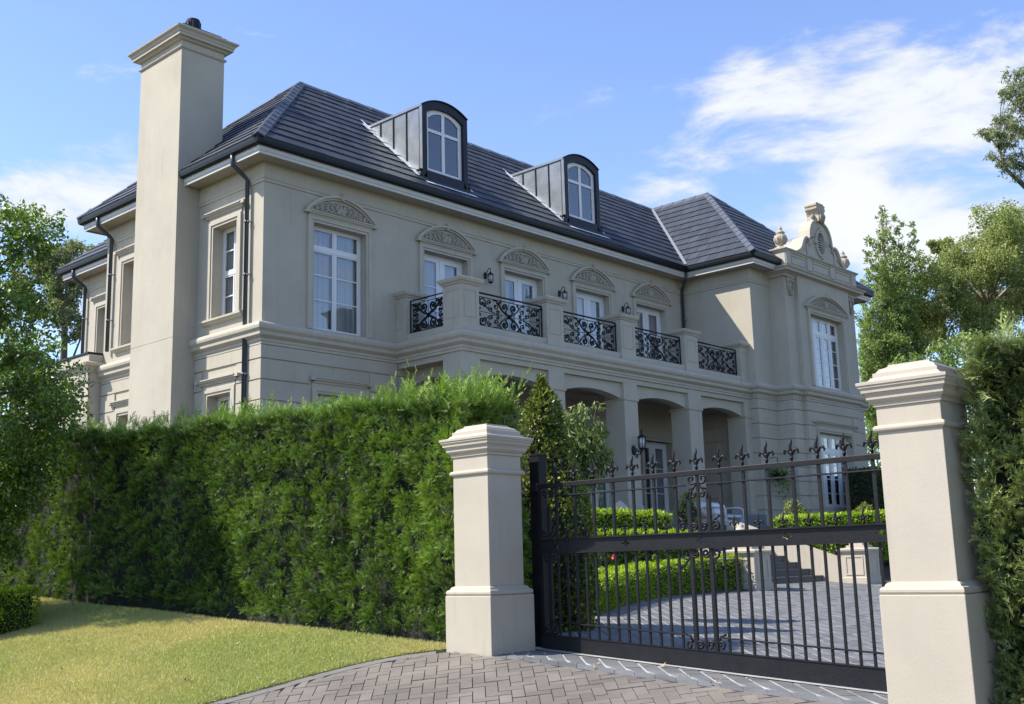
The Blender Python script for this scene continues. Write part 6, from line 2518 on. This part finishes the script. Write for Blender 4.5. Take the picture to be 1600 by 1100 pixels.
far_tree('gum_tree', 'grey green gum tree behind the rear of the house at the left', 100, 58, cl, 22000, 0.16, 'gumgrey', 'bark', droop=0.8, seed=8, trunk_px=[(95, 880), (98, 600), (102, 500), (105, 430)], tr=0.3, limb=0.10, tintbias=0.42)
rnd = random.Random(35)
cl = []
for k in range(60):
    cl.append((rnd.uniform(1320, 1660), rnd.uniform(540, 780), rnd.uniform(18, 30), rnd.uniform(-4, 4)))
far_tree('broad_tree', 'dense green tree filling the gap between house and right pillar', 1440, 50, cl, 26000, 0.18, 'poplar', 'bark', droop=0.3, seed=9, trunk_px=[(1440, 880), (1440, 780), (1445, 700), (1450, 600)], tr=0.15, limb=0.05, tintbias=0.3)
rnd = random.Random(36)
cl = []
for k in range(40):
    cl.append((rnd.uniform(-140, 140), rnd.uniform(520, 760), rnd.uniform(18, 30), rnd.uniform(-4, 4)))
far_tree('broad_tree', 'dark green tree behind the hedge at far left', 20, 46, cl, 9000, 0.22, 'poplar', 'bark', droop=0.3, seed=10, trunk_px=[(20, 880), (20, 780), (25, 700), (25, 600)], tr=0.35, limb=0.12, tintbias=0.3)

# ------------------------------------------------------------------ grass and litter
n = 420000
gy = 7.7 + (RNG.uniform(0, 1, n) ** 1.25) * 11.0
gx = RNG.uniform(3.9, 7.7, n)
back = np.array([7.50]) - 0.042 * (gy - 7.9) + 0.02 * np.sin(gy * 2.1)
ey = np.interp(gx, [p[0] for p in EDGE], [p[1] for p in EDGE])
ok = (gx < back + 0.02) & (gy > ey - 0.02)
# keep what the lens can see, plus a margin
zz = np.maximum(-0.79 + 0.186 * (gx - 7.40) + 0.0636 * (gy - 7.15), -1.80 + 0.012 * gy)
PX_ = np.stack([gx, gy, zz], 1)
dep = PX_ @ np.array(CF)
sx = 800 + F_PX * (PX_ @ np.array(CR)) / dep
sy = 550 - F_PX * (PX_ @ np.array(CU)) / dep
ok &= (sx > -160) & (sy < 1180) & (dep > 1)
gx, gy, zz = gx[ok], gy[ok], zz[ok]
n = len(gx)
zz = np.minimum(zz, -0.775 + 0.0636 * (gy - 7.1)) + 0.018
h = RNG.uniform(0.018, 0.042, n)
a = RNG.uniform(0, 6.283, n)
w = RNG.uniform(0.003, 0.006, n)
lean = RNG.normal(scale=0.018, size=(n, 2))
b = np.stack([gx, gy, zz], 1)
dx = np.stack([np.cos(a) * w, np.sin(a) * w, np.zeros(n)], 1)
tip = b + np.stack([lean[:, 0], lean[:, 1], h], 1)
V = np.stack([b - dx, b + dx, tip], 1).reshape(-1, 3)
Fc = np.arange(3 * n).reshape(-1, 3)
tint = np.repeat(np.clip(RNG.normal(0.45, 0.25, n), 0, 1), 3)
gr = new_obj('grass', tri_mesh('grass', V, Fc, tint, 'grass'))
tag(gr, 'short dry mown grass of the verge', 'grass', kind='stuff')

n = 70
ly = RNG.uniform(8.2, 14.5, n)
lx = np.array([max(4.6, edge_y(5.5) - 4) for _ in range(n)]) + RNG.uniform(0, 2.9, n)
sel = [(x, y) for x, y in zip(lx, ly) if x < lawn_back(y) and y > edge_y(x) - 0.5]
sel += [(x, y) for x, y in zip(RNG.uniform(7.42, 7.9, 16), RNG.uniform(4.0, 6.9, 16))]
sel += [(lawn_back(y) + 0.03, y) for y in RNG.uniform(8, 14, 30)]
P = np.array([(x, y, ground_z(x, y) + (0.045 if x < 7.3 else 0.02)) for x, y in sel])
D = RNG.normal(size=P.shape) * np.array([1, 1, 0.12])
o = scatter('fallen_leaves', [make_leaf(0.5, 0.15, 0.2)], P, D, RNG.uniform(0.03, 0.07, len(P)), RNG.uniform(0, 1, len(P)), 'dryleaf', None, np.tile(np.array([[0.0, 0.0, 1.0]]), (len(P), 1)) + RNG.normal(scale=.2, size=P.shape))
tag(o, 'scattered dry fallen leaves on the lawn and paving', 'leaves', kind='stuff')

# unseen tree belt, added to darken the reflections in the window panes
n = 9000
bx = RNG.uniform(24, 95, n)
by = -22 - RNG.uniform(0, 1, n) * 9 + 3 * np.sin(bx * 0.4)
hz = 11 + 4 * vnoise(np.stack([bx, by * 0, by * 0], 1), 0.16, 3)
P = np.stack([bx, by, -2 + RNG.uniform(0, 1, n) ** 0.8 * hz], 1)
wd = scatter('wood', SLEAF, P, RNG.normal(size=P.shape), 1.1 * RNG.uniform(0.6, 1.4, n), RNG.uniform(0, 0.8, n), 'pear')
tag(wd, 'unseen green wood added to darken the window reflections', 'wood', kind='stuff')
